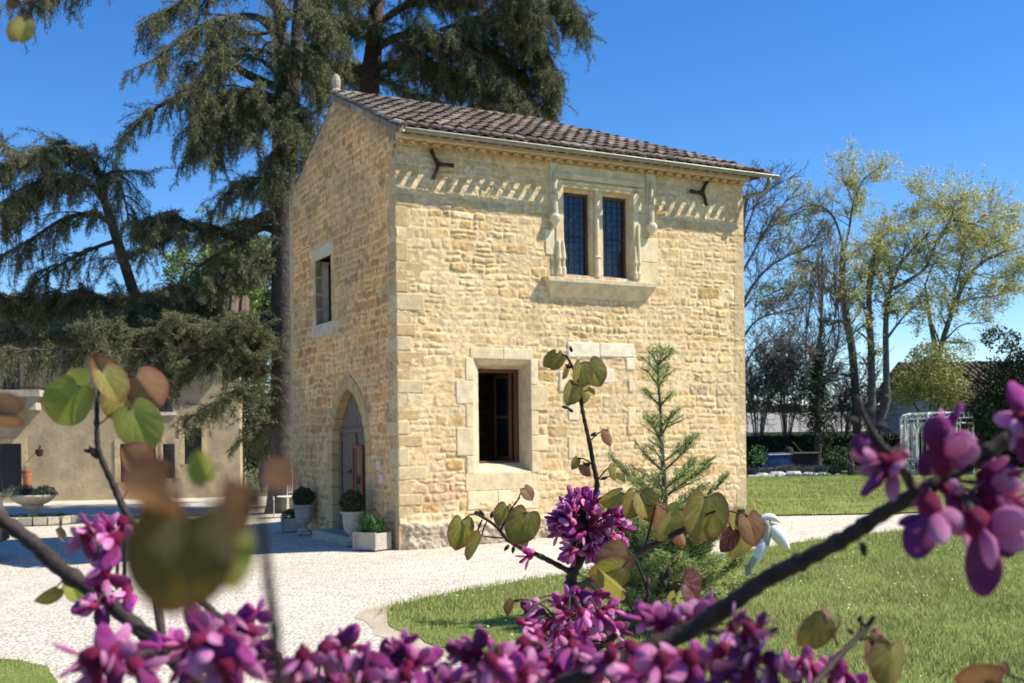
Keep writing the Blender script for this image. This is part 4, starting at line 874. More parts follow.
BOXC = [(.07, .085, .03), (.10, .09, .04), (.05, .065, .025), (.13, .10, .05)]
GRC = [(.05, .12, .03), (.08, .18, .05), (.035, .09, .03), (.13, .24, .09)]
def urn(name, loc, sc, ballr, label, plabel):
    u = tag(empty(name, loc), label, 'urn', 'stone urns flanking the pointed door')
    b_ = MB(); b_.box(-.13 * sc, .13 * sc, -.13 * sc, .13 * sc, 0, .05 * sc); b_.build('base', M['pot'], u, bevel=.008)
    b_ = MB(); b_.lathe([(r_ * sc, z * sc) for r_, z in ((.11, .05), (.12, .08), (.06, .12), (.055, .16), (.09, .19), (.13, .22), (.155, .30), (.165, .42), (.17, .50), (.20, .52), (.205, .55), (.17, .55), (.15, .50))], 28); b_.build('bowl', M['pot'], u, smooth=True)
    b_ = MB(); b_.lathe([(.001, .5 * sc), (.15 * sc, .5 * sc), (.15 * sc, .49 * sc)], 16); b_.build('soil', M['soil'], u)
    p = tag(empty('box_ball', Vector(loc) + Vector((0, 0, .5 * sc))), plabel, 'shrub', 'clipped box balls in the urns')
    b_ = MB(); leafball(b_, (0, 0, ballr * .95), ballr, 5200, .028, BOXC, prng, .95); b_.build('foliage', M['box'], p); b_ = MB(); b_.tube([(0, 0, -.05), (0, 0, ballr)], .012, 6); b_.build('stem', M['bark'], p)
c = G(353, 545); urn('stone_urn', c, .93, .19, 'pale stone urn right of the pointed door, in front of the oak planks', 'clipped brownish box ball in the urn right of the pointed door')
c = G(304, 534); urn('stone_urn', c, .93, .185, 'pale stone urn left of the pointed door beside the tower corner', 'clipped brownish box ball in the urn left of the pointed door')
def planter(loc, rz, L_, W_, H_, label, plabel, cols, hh, n=1400, spiky=False, group=None):
    u = tag(empty('stone_planter', loc, rz), label, 'planter', group); t_ = .035; b_ = MB()
    b_.box(-L_ / 2, L_ / 2, -W_ / 2, -W_ / 2 + t_, 0, H_); b_.box(-L_ / 2, L_ / 2, W_ / 2 - t_, W_ / 2, 0, H_); b_.box(-L_ / 2, -L_ / 2 + t_, -W_ / 2 + t_, W_ / 2 - t_, 0, H_); b_.box(L_ / 2 - t_, L_ / 2, -W_ / 2 + t_, W_ / 2 - t_, 0, H_)
    b_.build('trough', M['pot'], u, bevel=.006)
    b_ = MB(); r_ = .018
    for sx in (-1, 1):
        for sy in (-1, 1): b_.box(sx * L_ / 2 - r_ - .002, sx * L_ / 2 + r_ - .002, sy * W_ / 2 - r_, sy * W_ / 2 + r_, -.0, H_ + .008)
    b_.box(-L_ / 2 - .012, L_ / 2 + .012, -W_ / 2 - .012, -W_ / 2 + .012, H_ - .03, H_ + .012); b_.box(-L_ / 2 - .012, L_ / 2 + .012, W_ / 2 - .012, W_ / 2 + .012, H_ - .03, H_ + .012); b_.build('rim', M['pot'], u, bevel=.004)
    b_ = MB(); b_.box(-L_ / 2 + t_, L_ / 2 - t_, -W_ / 2 + t_, W_ / 2 - t_, H_ * .4, H_ - .02); b_.build('soil', M['soil'], u)
    p = tag(empty('potted_plant', Vector(loc) + Vector((0, 0, H_ - .02)), rz), plabel, 'plant'); b_ = MB()
    if spiky:
        cen = np.stack([prng.uniform(-L_ / 2 + .05, L_ / 2 - .05, n), prng.uniform(-W_ / 2 + .05, W_ / 2 - .05, n), prng.uniform(0, hh * .7, n)], 1); d = prng.normal(0, .5, (n, 3)); d[:, 2] = np.abs(d[:, 2]) + .6; d /= np.linalg.norm(d, axis=1)[:, None]
        s_ = np.cross(d, prng.normal(0, 1, (n, 3))); s_ /= np.linalg.norm(s_, axis=1)[:, None]; l = hh * prng.uniform(.25, .6, (n, 1)); b_.tris(cen + d * l / 2, d * l / 2, s_ * .012, np.array(cols)[prng.integers(0, len(cols), n)])
    else:
        for k in range(max(2, int(L_ / .18))): leafball(b_, (prng.uniform(-L_ / 2 + .1, L_ / 2 - .1), prng.uniform(-.04, .04), .02), hh * prng.uniform(.7, 1), n // 2, .03, cols, prng, 1, True)
    b_.build('foliage', M['box'], p); return u
c = G(372, 549); planter(c, HROT + R(90) + R(25), .42, .30, .24, 'rectangular pale stone planter at the corner of the tower house', 'bright green leafy plant in the planter at the tower corner', GRC, .26, 900, True)
c = G(291, 531); planter(c, HROT + R(70), .34, .30, .24, 'square stone planter left of the left-hand urn', 'small round green plant in the square planter left of the urns', [(.05, .10, .03), (.08, .14, .04)], .18, 900)
# wide bowl on pedestal in a stone ringed bed
c = G(33, 523); c0 = c.copy(); ub = tag(empty('pedestal_bowl', c), 'wide shallow stone bowl on a pedestal at the left, in a stone-edged bed', 'planter')
k_ = 1.0; b_ = MB(); b_.lathe([(.22, 0), (.22, .06), (.13, .10), (.11, .16), (.14, .30), (.24, .40)], 24); b_.build('pedestal', M['pot'], ub, smooth=True)
b_ = MB(); b_.lathe([(.2, .40), (.34, .46), (.46, .56), (.49, .60), (.49, .64), (.42, .64), (.38, .58), (.001, .57)], 32); b_.build('bowl', M['pot'], ub, smooth=True)
pl = tag(empty('potted_plant', c + Vector((0, 0, .6))), 'loose grey-green flowering plants overflowing the pedestal bowl', 'plant'); b_ = MB()
for k in range(9): leafball(b_, (prng.uniform(-.38, .38), prng.uniform(-.3, .3), .0), prng.uniform(.13, .26), 700, .035, [(.10, .15, .06), (.16, .2, .11), (.07, .11, .05), (.25, .27, .2)], prng, 1.1, True)
b_.build('foliage', M['box'], pl)
kb = tag(empty('stone_bed_edging', c), 'low ring of stone blocks edging the bed around the pedestal bowl', 'edging'); n_ = 20; b_ = MB()
for k in range(n_):
    a0, a1 = 2 * math.pi * k / n_ + .015, 2 * math.pi * (k + 1) / n_ - .015; v = [(r_ * math.cos(a), r_ * .8 * math.sin(a), z) for z in (0, .17) for r_, a in ((.82, a0), (.82, a1), (1.02, a1), (1.02, a0))]
    b_.add(v, q=[(0, 3, 2, 1), (4, 5, 6, 7), (0, 1, 5, 4), (1, 2, 6, 5), (2, 3, 7, 6), (3, 0, 4, 7)])
b_.build('edging_blocks', M['pot'], kb, bevel=.01); b_ = MB(); b_.lathe([(.001, .1), (.8, .08)], 20); b_.build('soil', M['soil'], kb)
b_ = MB()
for k in range(12):
    a = prng.uniform(0, 6.28); leafball(b_, (.6 * math.cos(a) + c.x, .45 * math.sin(a) + c.y, .1 + c.z), .12, 260, .04, GRC, prng, .8, True)
o = b_.build('ground_cover', M['box'], None); tag(o, 'green ground cover plants inside the stone-edged bed', 'plants', kind='stuff')
for i, (x0, x1, yb, lab, plab) in enumerate(((62, 104, 499, 'long stone trough against the farmhouse wall', 'dull green plants in the long trough by the farmhouse wall'), (204, 236, 492, 'stone trough at the right end of the farmhouse wall', 'grey-green plants in the trough at the right end of the farmhouse'))):
    a = G(x0, yb); b2 = G(x1, yb); m_ = (a + b2) / 2; planter(m_, FZ, (b2 - a).length, .4, .45, lab, plab, [(.08, .11, .05), (.12, .14, .08), (.06, .08, .04)], .35, 700)
c = FM @ Vector((fw(27, 478, -.5)[0], -.5, .0)); c.z = -.2; tp = tag(empty('terracotta_pot', c), 'tall orange terracotta pot beside the farmhouse doorway', 'pot'); b_ = MB(); b_.lathe([(.09, 0), (.1, .3), (.13, .8), (.14, .9), (.12, .9), (.1, .8)], 18); b_.build('body', M['terra'], tp, smooth=True); b_ = MB(); b_.lathe([(.12, .97), (.15, .97), (.15, .9), (.12, .9)], 18); b_.build('rim', M['terra'], tp)

# ------------------------------------------------------------------ white garden chair beyond the tower corner
c = G(288, 516); ch = tag(empty('garden_chair', c, R(-30)), 'white metal garden chair on the gravel behind the left urn', 'chair'); b_ = MB()
for sx in (-.22, .22):
    for sy, h_ in ((-.22, .45), (.22, .92)): MB().tube([(sx, sy, 0), (sx * .95, sy, h_ * .5), (sx * .95, sy * 1.05, h_)], .013, 6).build('leg', M['white'], ch)
b_.lathe([(.001, .45), (.24, .45), (.25, .44), (.24, .43), (.001, .43)], 20); b_.build('seat', M['white'], ch)
b_ = MB(); b_.tube(catmull([(-.21, .23, .9), (-.15, .23, .98), (0, .23, 1.02), (.15, .23, .98), (.21, .23, .9)], 4), .013, 6)
for k in range(5): b_.tube([(-.14 + .07 * k, .225, .5), (-.14 + .07 * k, .23, .98)], .007, 5)
b_.tube([(-.21, .225, .52), (.21, .225, .52)], .01, 5); b_.build('backrest', M['white'], ch)

# ------------------------------------------------------------------ car at the left edge (rear corner in view)
c = G(-16, 566); car = tag(empty('parked_car', c, R(14)), 'dark grey car with red tail light cut off by the left edge', 'car')
L_, W_ = 3.9, 1.62   # car points away to the left; its rear right corner is at the origin
prof = [(0, .32), (-.03, .55), (0, .80), (.05, .95), (.35, 1.36), (.8, 1.42), (2.0, 1.40), (2.7, .98), (3.6, .84), (3.88, .62), (3.9, .3), (3.55, .22), (.3, .22)]
b_ = MB(); n = len(prof)
vv = []
for y_, ins in ((0, .06), (.08, 0), (W_ - .08, 0), (W_, .06)):
    for px_, pz in prof: tum = (max(0, pz - .95) * .35); vv.append((-(px_ + (ins if px_ < .2 else -ins if px_ > 3.4 else 0)), (y_ + tum if y_ < W_ / 2 else y_ - tum), pz))
q = [(k * n + i, k * n + (i + 1) % n, (k + 1) * n + (i + 1) % n, (k + 1) * n + i) for k in range(3) for i in range(n)]
b_.add(vv, q=q); b_.ng += [list(range(n)), list(range(3 * n, 4 * n))[::-1]]; b_.build('body', M['carp'], car, smooth=False, bevel=.03)
b_ = MB(); b_.add([(-.07, .28, .98), (-.07, W_ - .28, .98), (-.33, W_ - .34, 1.32), (-.33, .34, 1.32)], q=[(0, 1, 2, 3)]); b_.build('rear_window', M['glass'], car).location = (.02, 0, .02)
b_ = MB(); b_.add([(-.45, .02, 1.0), (-2.45, .02, 1.0), (-1.95, .12, 1.32), (-.7, .12, 1.32)], q=[(0, 1, 2, 3)]); b_.build('side_window', M['glass'], car).location = (0, -.02, 0)
for y_ in (.03, W_ - .25): b_ = MB(); b_.box(-.10, .045, y_, y_ + .22, .62, .72); b_.build('tail_light', M['tail'], car, bevel=.01)
b_ = MB(); b_.box(-.08, .07, .02, W_ - .02, .26, .48); b_.build('bumper', M['rubber'], car, bevel=.02)
for x_ in (-.65, -3.1):
    for y_ in (.1, W_ - .1):
        w_ = empty('wheel', (x_, y_, .3)); w_.parent = car; b_ = MB(); b_.tube([(0, -.1, 0), (0, .1, 0)], .3, 22); b_.build('tyre', M['rubber'], w_, bevel=.02); b_ = MB(); b_.tube([(0, -.108, 0), (0, .108, 0)], .19, 14); b_.build('rim', M['zinc'], w_)

# ------------------------------------------------------------------ right background: trees, hedge, houses
GZ_ = .28
def gz(v): v = Vector(v); v.z = float(g(v.x, v.y)) - .05; return v
def PD(lst, d): return [P(*q[:2], q[2] if len(q) > 2 else d) for q in lst]
YG = [(.56, .54, .14), (.66, .61, .20), (.44, .44, .12), (.72, .67, .32)]
b = gz(P(857, 446, 44))
traced_tree('locust_tree', 'tall tree with several dark stems and sparse yellow-green spring leaves, centre right', b,
  [([b, P(856, 400, 44), P(852, 350, 44), P(845, 310, 44), P(842, 285, 44), P(843, 255, 44)], .32, .13, 4),
   (PD([(843, 258), (841, 238), (832, 215), (818, 206), (800, 208), (788, 222)], 44), .11, .02, 12), (PD([(843, 258), (849, 230), (853, 205), (862, 182), (872, 172)], 44), .11, .02, 12), (PD([(853, 205), (848, 190), (842, 178)], 44), .05, .01, 5),
   (PD([(845, 310), (836, 296), (822, 288), (800, 285), (778, 290), (764, 298)], 44), .10, .015, 12), (PD([(842, 285), (830, 272), (812, 262), (795, 262)], 43.5), .06, .012, 8), (PD([(848, 330), (862, 305), (868, 280), (872, 255), (885, 235)], 44.5), .08, .015, 12)],
  3, dict(L=.95, level=2, up=-.02, z0=.05, a0=.8, kids=(4, 7)), M['barkgrey'], (3, .075, YG, ))
b = gz(P(872, 446, 42))
traced_tree('locust_tree', 'forked ivy-dark tree with yellow-green leaves just left of the white gazebo', b,
  [([b, P(872, 400, 42), P(871, 350, 42), P(869, 300, 42), P(873, 262, 42), P(880, 240, 42)], .34, .05, 12), (PD([(887, 400), (886, 360), (886, 320), (890, 290), (898, 268), (912, 250), (930, 232)], 42), .26, .03, 18), (PD([(890, 290), (905, 282), (925, 268), (938, 240), (952, 222), (965, 222), (985, 228)], 42), .13, .02, 16),
   (PD([(886, 340), (897, 325), (910, 310), (925, 300)], 42), .1, .02, 10), (PD([(938, 240), (952, 215), (955, 200)], 42), .05, .01, 8), (PD([(870, 330), (860, 300), (850, 290)], 41.5), .06, .01, 8), (PD([(872, 430), (882, 415), (887, 395)], 42), .24, .2, 0)],
  5, dict(L=.95, level=2, up=-.02, z0=.05, a0=.8, kids=(4, 7)), M['barkgrey'], (2, .085, YG))
b = gz(P(935, 440, 43))
traced_tree('locust_tree', 'spreading tree with arching limbs and pale yellow leaves at the right, behind the gazebo', b,
  [([b, P(938, 390, 43), P(940, 352, 43), P(950, 318, 43), P(957, 298, 43), P(972, 272, 43), P(995, 255, 43), P(1020, 248, 43)], .28, .03, 14), (PD([(950, 318), (955, 290), (962, 262), (965, 245)], 43), .1, .02, 12), (PD([(925, 285), (935, 262), (955, 250), (980, 247), (1000, 240)], 43.5), .07, .015, 14), (PD([(955, 305), (975, 298), (1000, 295), (1015, 285)], 43), .07, .012, 12),
   (PD([(945, 340), (962, 325), (985, 322), (978, 310)], 42.5), .06, .012, 5), (PD([(965, 245), (975, 225), (990, 212), (1005, 215)], 43), .05, .012, 12), (PD([(940, 250), (950, 225), (940, 205), (925, 200)], 43.5), .05, .012, 12), (PD([(972, 272), (990, 278), (1010, 275), (1030, 262)], 43.3), .05, .012, 10), (PD([(925, 285), (905, 262), (895, 240), (900, 222)], 43.5), .05, .01, 12), (PD([(925, 285), (930, 320), (938, 360)], 43.5), .08, .12, 0)],
  8, dict(L=1.0, level=2, up=-.02, z0=.05, a0=.8, kids=(4, 7)), M['barkgrey'], (2, .08, YG))
b = gz(P(740, 446, 40))
traced_tree('bare_tree', 'bare leafless tree showing its fine twigs past the right corner of the tower house', b,
  [([b, P(738, 380, 40), P(736, 320, 40), P(738, 270, 40), P(742, 230, 40), P(748, 190, 40)], .3, .05, 10), (PD([(736, 320), (750, 290), (768, 268), (790, 255), (812, 246)], 40), .12, .02, 16), (PD([(738, 280), (752, 255), (766, 230), (780, 205)], 40), .1, .02, 16), (PD([(738, 250), (748, 225), (758, 200), (770, 185)], 40.5), .08, .015, 12), (PD([(736, 350), (755, 322), (780, 312), (805, 308)], 40), .09, .015, 14), (PD([(737, 380), (755, 350), (775, 340), (800, 345)], 39.5), .08, .015, 12)],
  13, dict(L=1.05, level=2, up=.12, z0=.15, a0=.6, kids=(3, 6), ang=.5), M['barkgrey'], None, rmin=.009)
b = gz(P(818, 448, 41))
traced_tree('ivy_tree', 'dark ivy-clad trunk with bare upright stems, midway between tower house and gazebo', b,
  [([b, P(818, 420, 41), P(818, 380, 41), P(820, 340, 41), P(822, 300, 41), P(822, 262, 41)], .26, .03, 16), (PD([(819, 400), (830, 370), (838, 340), (838, 300)], 41), .08, .02, 12), (PD([(818, 395), (806, 360), (808, 320), (812, 285)], 41), .08, .02, 12), (PD([(819, 360), (832, 330), (836, 300), (834, 272)], 41), .06, .015, 8)],
  21, dict(L=1.1, level=2, up=.5, z0=.7, a0=.35, kids=(3, 5), ang=.35), M['barkgrey'], None, rmin=.009)
o = [x for x in bpy.data.objects if x.name == 'ivy_tree'][0]; iv = MB()
for k in range(26):
    q = P(818 + prng.uniform(-3, 3), 445 - k * 3.6, 41); leafball(iv, tuple(q), prng.uniform(.28, .45) * (1 - k * .012), 160, .09, [(.025, .04, .018), (.04, .06, .025), (.06, .08, .035)], prng, 1.1)
iv.build('ivy', M['hedge'], o, origin=o.location)
# thicket of bare arching shrubs
for i, (px_, lab) in enumerate(((758, 'bare brownish thicket shrub nearest the tower corner'), (786, 'bare brownish thicket shrub left of the ivy-clad trunk'), (842, 'bare thicket shrub between the ivy-clad trunk and the tall locust'))):
    b = gz(P(px_, 446, 42.5 + i)); L2 = []
    for k in range(14):
        a = prng.uniform(-1, 1); h_ = prng.uniform(50, 110) * (.6 if i == 2 else 1); L2.append(([b, P(px_ + a * 10, 446 - h_ * .5, 42.5 + i), P(px_ + a * 28, 446 - h_, 42.3 + i), P(px_ + a * 52, 446 - h_ * .95, 42 + i)], .045, .012, 8))
    traced_tree('bare_shrub', lab, b, L2, 40 + i, dict(L=1.1, level=2, up=.1, z0=.15, a0=.8, kids=(3, 5), ang=.6), M['barkgrey'], None, group='bare thicket shrubs beyond the lawn', cat='shrub', rmin=.009)
def bush(name, label, loc, blobs, cols, size, n, m='hedge', cat='shrub', group=None, trunk=True):
    r_ = tag(empty(name, loc), label, cat, group); b_ = MB()
    for (dx, dy, dz, rr, sq) in blobs: leafball(b_, (dx, dy, dz), rr, int(n * rr * rr), size, cols, prng, sq)
    b_.build('foliage', M[m], r_)
    if trunk:
        b_ = MB()
        for k in range(4): b_.tube(catmull([(0, 0, -.1), (prng.uniform(-.1, .1), prng.uniform(-.1, .1), blobs[0][2] * .5), (blobs[k % len(blobs)][0], blobs[k % len(blobs)][1], blobs[k % len(blobs)][2])], 4), lerpr(.06, .02, 9), 6)
        b_.build('stem', M['bark'], r_)
    return r_
DK = [(.022, .035, .016), (.035, .05, .022), (.05, .065, .03), (.016, .026, .014)]
def blobs(px0, px1, py0, py1, d, n, rmin, rmax, loc, seed):
    rr = random.Random(seed); out = []
    for _ in range(n):
        x = rr.uniform(px0, px1); y = rr.uniform(py0, py1); q = P(x, y, d + rr.uniform(-.7, .7)); out.append((q.x - loc.x, q.y - loc.y, q.z - loc.z, rr.uniform(rmin, rmax), rr.uniform(.7, 1)))
    return out
loc = gz(P(932, 446, 38)); bush('yellow_shrub', 'rounded shrub covered in fresh yellow-green leaves above the gazebo', loc, [q for q in blobs(902, 962, 352, 404, 38, 30, .3, .6, loc, 1)], [(.34, .34, .09), (.42, .40, .13), (.26, .28, .07), (.18, .2, .05)], .085, 1500, 'leaf')
loc = gz(P(1000, 446, 36)); bush('dark_conifer', 'dark evergreen conifer at the right edge beside the brown roof', loc, blobs(988, 1030, 335, 372, 36, 9, .25, .5, loc, 2) + blobs(975, 1040, 372, 440, 36, 26, .4, .75, loc, 3), DK, .10, 1300, cat='tree')
loc = gz(P(975, 446, 38.5)); bush('dark_shrub', 'dark loose evergreen shrub right behind the gazebo', loc, blobs(950, 990, 395, 440, 38.5, 18, .3, .6, loc, 5), DK, .09, 1100)
loc = gz(P(800, 452, 37)); bush('low_green_shrub', 'low bright green shrub at the left end of the flower bed', loc, blobs(748, 764, 450, 462, 36, 5, .2, .35, loc, 6), GRC, .06, 1500, trunk=False)
loc = gz(P(850, 465, 35)); bush('laurel_shrub', 'broad mid green shrub between the flower bed and the gazebo', loc, blobs(832, 878, 452, 467, 35.2, 16, .18, .4, loc, 7), [(.05, .085, .03), (.08, .12, .045), (.035, .06, .02)], .07, 1700)
# clipped dark hedge
hl_ = gz(P(885, 450, 41.5)); hd = tag(empty('clipped_hedge', hl_), 'long dark clipped hedge closing the garden behind gazebo and trunks', 'hedge'); b_ = MB()
n_ = 60000; x0, x1 = P(735, 440, 41.5).x - hl_.x, P(1060, 440, 41.5).x - hl_.x; pts = np.stack([prng.uniform(x0, x1, n_), prng.choice([-.45, .45, 0], n_) + prng.normal(0, .05, n_), prng.uniform(0, 1.22, n_)], 1); tp_ = prng.random(n_) < .3; pts[tp_, 2] = 1.2 + prng.normal(0, .04, tp_.sum()); pts[tp_, 1] = prng.uniform(-.45, .45, tp_.sum())
U = prng.normal(0, 1, (n_, 3)); U /= np.linalg.norm(U, axis=1)[:, None]; V = np.cross(U, prng.normal(0, 1, (n_, 3))); V /= np.linalg.norm(V, axis=1)[:, None]
b_.tris(pts, U * .05, V * .035, np.array(DK)[prng.integers(0, 4, n_)] * prng.uniform(.7, 1.3, (n_, 1)), quad=True); b_.box(x0, x1, -.3, .3, 0, 1.1, (.02, .03, .015)); b_.build('foliage', M['hedge'], hd)
# low pale building behind the hedge and brown roofed house to the right
a = P(752, 446, 52); a.z = GZ_; r_ = tag(empty('low_building', a), 'long low building with pale wall and flat grey roof behind the hedge', 'building'); b_ = MB(); w_ = P(868, 446, 52).x - a.x
b_.box(0, w_, 0, 5, 0, 1.45); b_.build('wall', M['palewall'], r_); b_ = MB(); b_.add([(-.3, -.5, 1.4), (w_ + .3, -.5, 1.4), (w_ + .3, 2.5, 2.35), (-.3, 2.5, 2.35), (w_ + .3, 5.5, 1.4), (-.3, 5.5, 1.4)], q=[(0, 1, 2, 3), (3, 2, 4, 5)]); b_.build('roof', M['greywall'], r_)
a = P(936, 446, 56); a.z = GZ_; r_ = tag(empty('brown_roofed_house', a, R(4)), 'house with large brown tiled roof and grey wall at the right edge behind the trees', 'house'); b_ = MB(); b_.box(0, 12, 0, 7, 0, 3.2); b_.build('wall', M['greywall'], r_)
b_ = MB()
for k in range(42): x = -.3 + k * .31; b_.tube([(x, -.6, 3.05), (x, 3.5, 4.95)], .15, 6, tuple(np.array((1, 1, 1)) * frnd.uniform(.8, 1.15))); b_.tube([(x, 7.6, 3.05), (x, 3.5, 4.95)], .15, 6)
b_.build('roof', M['rooffar'], r_)
b_ = MB(); b_.box(2.2, 3.2, -.04, .1, 1.0, 2.3); b_.build('window', M['glass'], r_); b_ = MB(); b_.box(6.2, 7.2, -.04, .1, 1.0, 2.3); b_.build('window', M['glass'], r_)
# loose far wood closing the horizon
b_ = MB(); n_ = 90000; fx = prng.uniform(-60, 60, n_); hh = 1.2 + 2.6 * fbm(fx * .12, fx * 0, 3) + 1.0 * fbm(fx * .9, fx * 0, 8); pts = np.stack([fx, 78 + prng.uniform(-2, 2, n_), hh * prng.random(n_) ** .7], 1); U = prng.normal(0, 1, (n_, 3)); U /= np.linalg.norm(U, axis=1)[:, None]; V = np.cross(U, prng.normal(0, 1, (n_, 3))); V /= np.linalg.norm(V, axis=1)[:, None]
b_.tris(pts, U * .16, V * .12, np.array([(.10, .11, .05), (.14, .13, .07), (.08, .09, .045), (.17, .15, .10)])[prng.integers(0, 4, n_)], quad=True); tag(b_.build('far_wood', M['hedge'], None), 'low far-off wood closing the horizon behind the gardens', 'wood', kind='stuff')
# light green trees behind the cedar trunk, left of the tower
for i, (px_, d_, lab) in enumerate(((262, 44, 'fresh light green leafy tree glimpsed between farmhouse and cedar trunk'), (215, 50, 'fresh light green leafy tree rising above the farmhouse roof'))):
    b = gz(P(px_, 446, d_)); traced_tree('leafy_tree', lab, b, [([b, P(px_, 400, d_), P(px_ + 2, 350, d_), P(px_, 300, d_), P(px_ - 2, 262, d_)], .25, .04, 26), (PD([(px_, 370), (px_ - 15, 335), (px_ - 26, 300), (px_ - 30, 270)], d_), .1, .02, 18), (PD([(px_, 360), (px_ + 16, 330), (px_ + 24, 300), (px_ + 22, 270)], d_), .1, .02, 18)], 60 + i, dict(L=1.5, level=2, up=.2, z0=.2, a0=.9, kids=(3, 6), start=.2), M['bark'], (3, .16, [(.22, .30, .08), (.30, .36, .12), (.16, .24, .06)]), group='light green trees behind the cedar')
loc = gz(P(262, 470, 40)); bush('dark_shrub', 'dense dark evergreen shrub between farmhouse corner and cedar trunk', loc, blobs(244, 284, 385, 465, 40, 30, .4, .8, loc, 15), DK + [(.09, .10, .06)], .10, 900)
# lavender clumps with pale rocks along the bed
for k in range(11):
    px_ = 748 + k * 8.6 + prng.uniform(-1.5, 1.5); q = P(px_, 470, 36.0 + (k % 2) * .35); q.z = .28; s_ = prng.uniform(.26, .36)
    lab = 'grey-blue lavender clump by the far lawn edge, ' + ['nearest the tower corner', 'second from the tower corner', 'third from the tower corner', 'fourth from the tower corner', 'fifth from the tower corner', 'sixth, in the middle of the row', 'seventh from the tower corner', 'eighth from the tower corner', 'ninth from the tower corner', 'last but one at the far right end', 'at the far right end of the row'][k]
    r_ = tag(empty('lavender', q), lab, 'plant', 'lavender clumps in a row along the far lawn edge'); b_ = MB(); n_ = 900; d = prng.normal(0, 1, (n_, 3)); d[:, 2] = np.abs(d[:, 2]) + .25; d /= np.linalg.norm(d, axis=1)[:, None]; sd_ = np.cross(d, prng.normal(0, 1, (n_, 3))); sd_ /= np.linalg.norm(sd_, axis=1)[:, None]
    l = s_ * prng.uniform(.4, 1.05, (n_, 1)); b_.tris(d * l * .65, d * l * .45, sd_ * .022, np.array([(.10, .12, .12), (.15, .17, .17), (.07, .09, .08), (.19, .2, .22)])[prng.integers(0, 4, n_)]); b_.build('foliage', M['box'], r_)
def rock(mb, c, s_, seed):
    rr = np.random.default_rng(seed); n = 8; th = np.arange(n) * 2 * math.pi / n; v = []
    for z, k in ((0, 1.), (.35, 1.05), (.7, .7)):
        for t in th: rad = s_ * k * rr.uniform(.8, 1.15); v.append((c[0] + rad * math.cos(t) * 1.3, c[1] + rad * math.sin(t), c[2] + z * s_))
    q = [(i * n + j, i * n + (j + 1) % n, (i + 1) * n + (j + 1) % n, (i + 1) * n + j) for i in range(2) for j in range(n)]; mb.add(v, q=q); o_ = mb.n - 3 * n; mb.ng.append([o_ + 2 * n + j for j in range(n)])
for k, px_ in enumerate((762, 777, 793, 808, 812, 823)):
    q = P(px_, 470, 35.55); q.z = .28; b_ = MB(); rock(b_, (0, 0, -.03), prng.uniform(.14, .26), k); o = b_.build('rock', M['rock'], None, bevel=.02); o.location = q; tag(o, 'pale rock among the lavender clumps, ' + ['nearest the tower corner', 'second from the tower corner', 'third from the tower corner', 'fourth from the tower corner', 'fifth, close against the fourth', 'farthest right'][k], 'rock', 'pale rocks along the lavender bed')
c = G(787, 475.5); b_ = MB()
ea, eb = G(747, 476.5), G(838, 473.5); k_ = 14
for i in range(k_):
    p0 = ea.lerp(eb, i / k_); p1 = ea.lerp(eb, (i + .94) / k_); b_.bar(p0, p1, .12, .08)
tag(b_.build('kerb_edging', M['rock'], None, bevel=.01), 'thin pale stone kerb in front of the lavender bed', 'kerb')
# blue covered crate and dark barbecue by the hedge
q = P(777, 462, 39.2); q.z = GZ_; r_ = tag(empty('covered_box', q, R(6)), 'blue tarpaulin covered box in front of the dark hedge', 'box'); b_ = MB()
vv = [(x * (.42 + (.03 if z < .1 else 0)) + prng.uniform(-.015, .015), y * .35 + prng.uniform(-.015, .015), z + prng.uniform(-.012, .012)) for z in (0.02, .3, .66) for x, y in ((-1, -1), (0, -1.03), (1, -1), (1, 1), (0, 1.03), (-1, 1))]
b_.add(vv, q=[(i * 6 + j, i * 6 + (j + 1) % 6, (i + 1) * 6 + (j + 1) % 6, (i + 1) * 6 + j) for i in range(2) for j in range(6)]); b_.ng.append([12, 13, 14, 15, 16, 17]); b_.build('tarpaulin', M['blue'], r_, bevel=.02)
b_ = MB(); b_.tube([(-.44, -.37, .60), (.44, -.37, .61)], .012, 5); b_.tube([(-.44, -.37, .12), (.44, -.37, .11)], .008, 5); b_.build('cord', M['white'], r_)
q = P(799, 462, 39.2); q.z = GZ_; r_ = tag(empty('barbecue', q), 'dark metal barbecue table with objects on top, beside the blue box', 'barbecue'); b_ = MB(); b_.box(-.6, .6, -.3, .3, .08, .62); b_.build('cabinet', mat('dark_brown_metal', (.03, .018, .014), .6), r_, bevel=.02); b_ = MB(); b_.box(-.66, .66, -.34, .34, .622, .66); b_.build('top', M['zinc'], r_)
b_ = MB(); b_.lathe([(.14, .66), (.17, .7), (.13, .82), (.04, .86)], 12, -.35, 0); b_.build('lid', M['iron'], r_); b_ = MB(); b_.bar((.1, 0, .665), (-.2, .1, 1.05), .03); b_.build('handle', M['oak'], r_)
for sx in (-.5, .5): b_ = MB(); b_.box(sx - .04, sx + .04, -.25, .25, -.02, .08); b_.build('foot', M['iron'], r_)

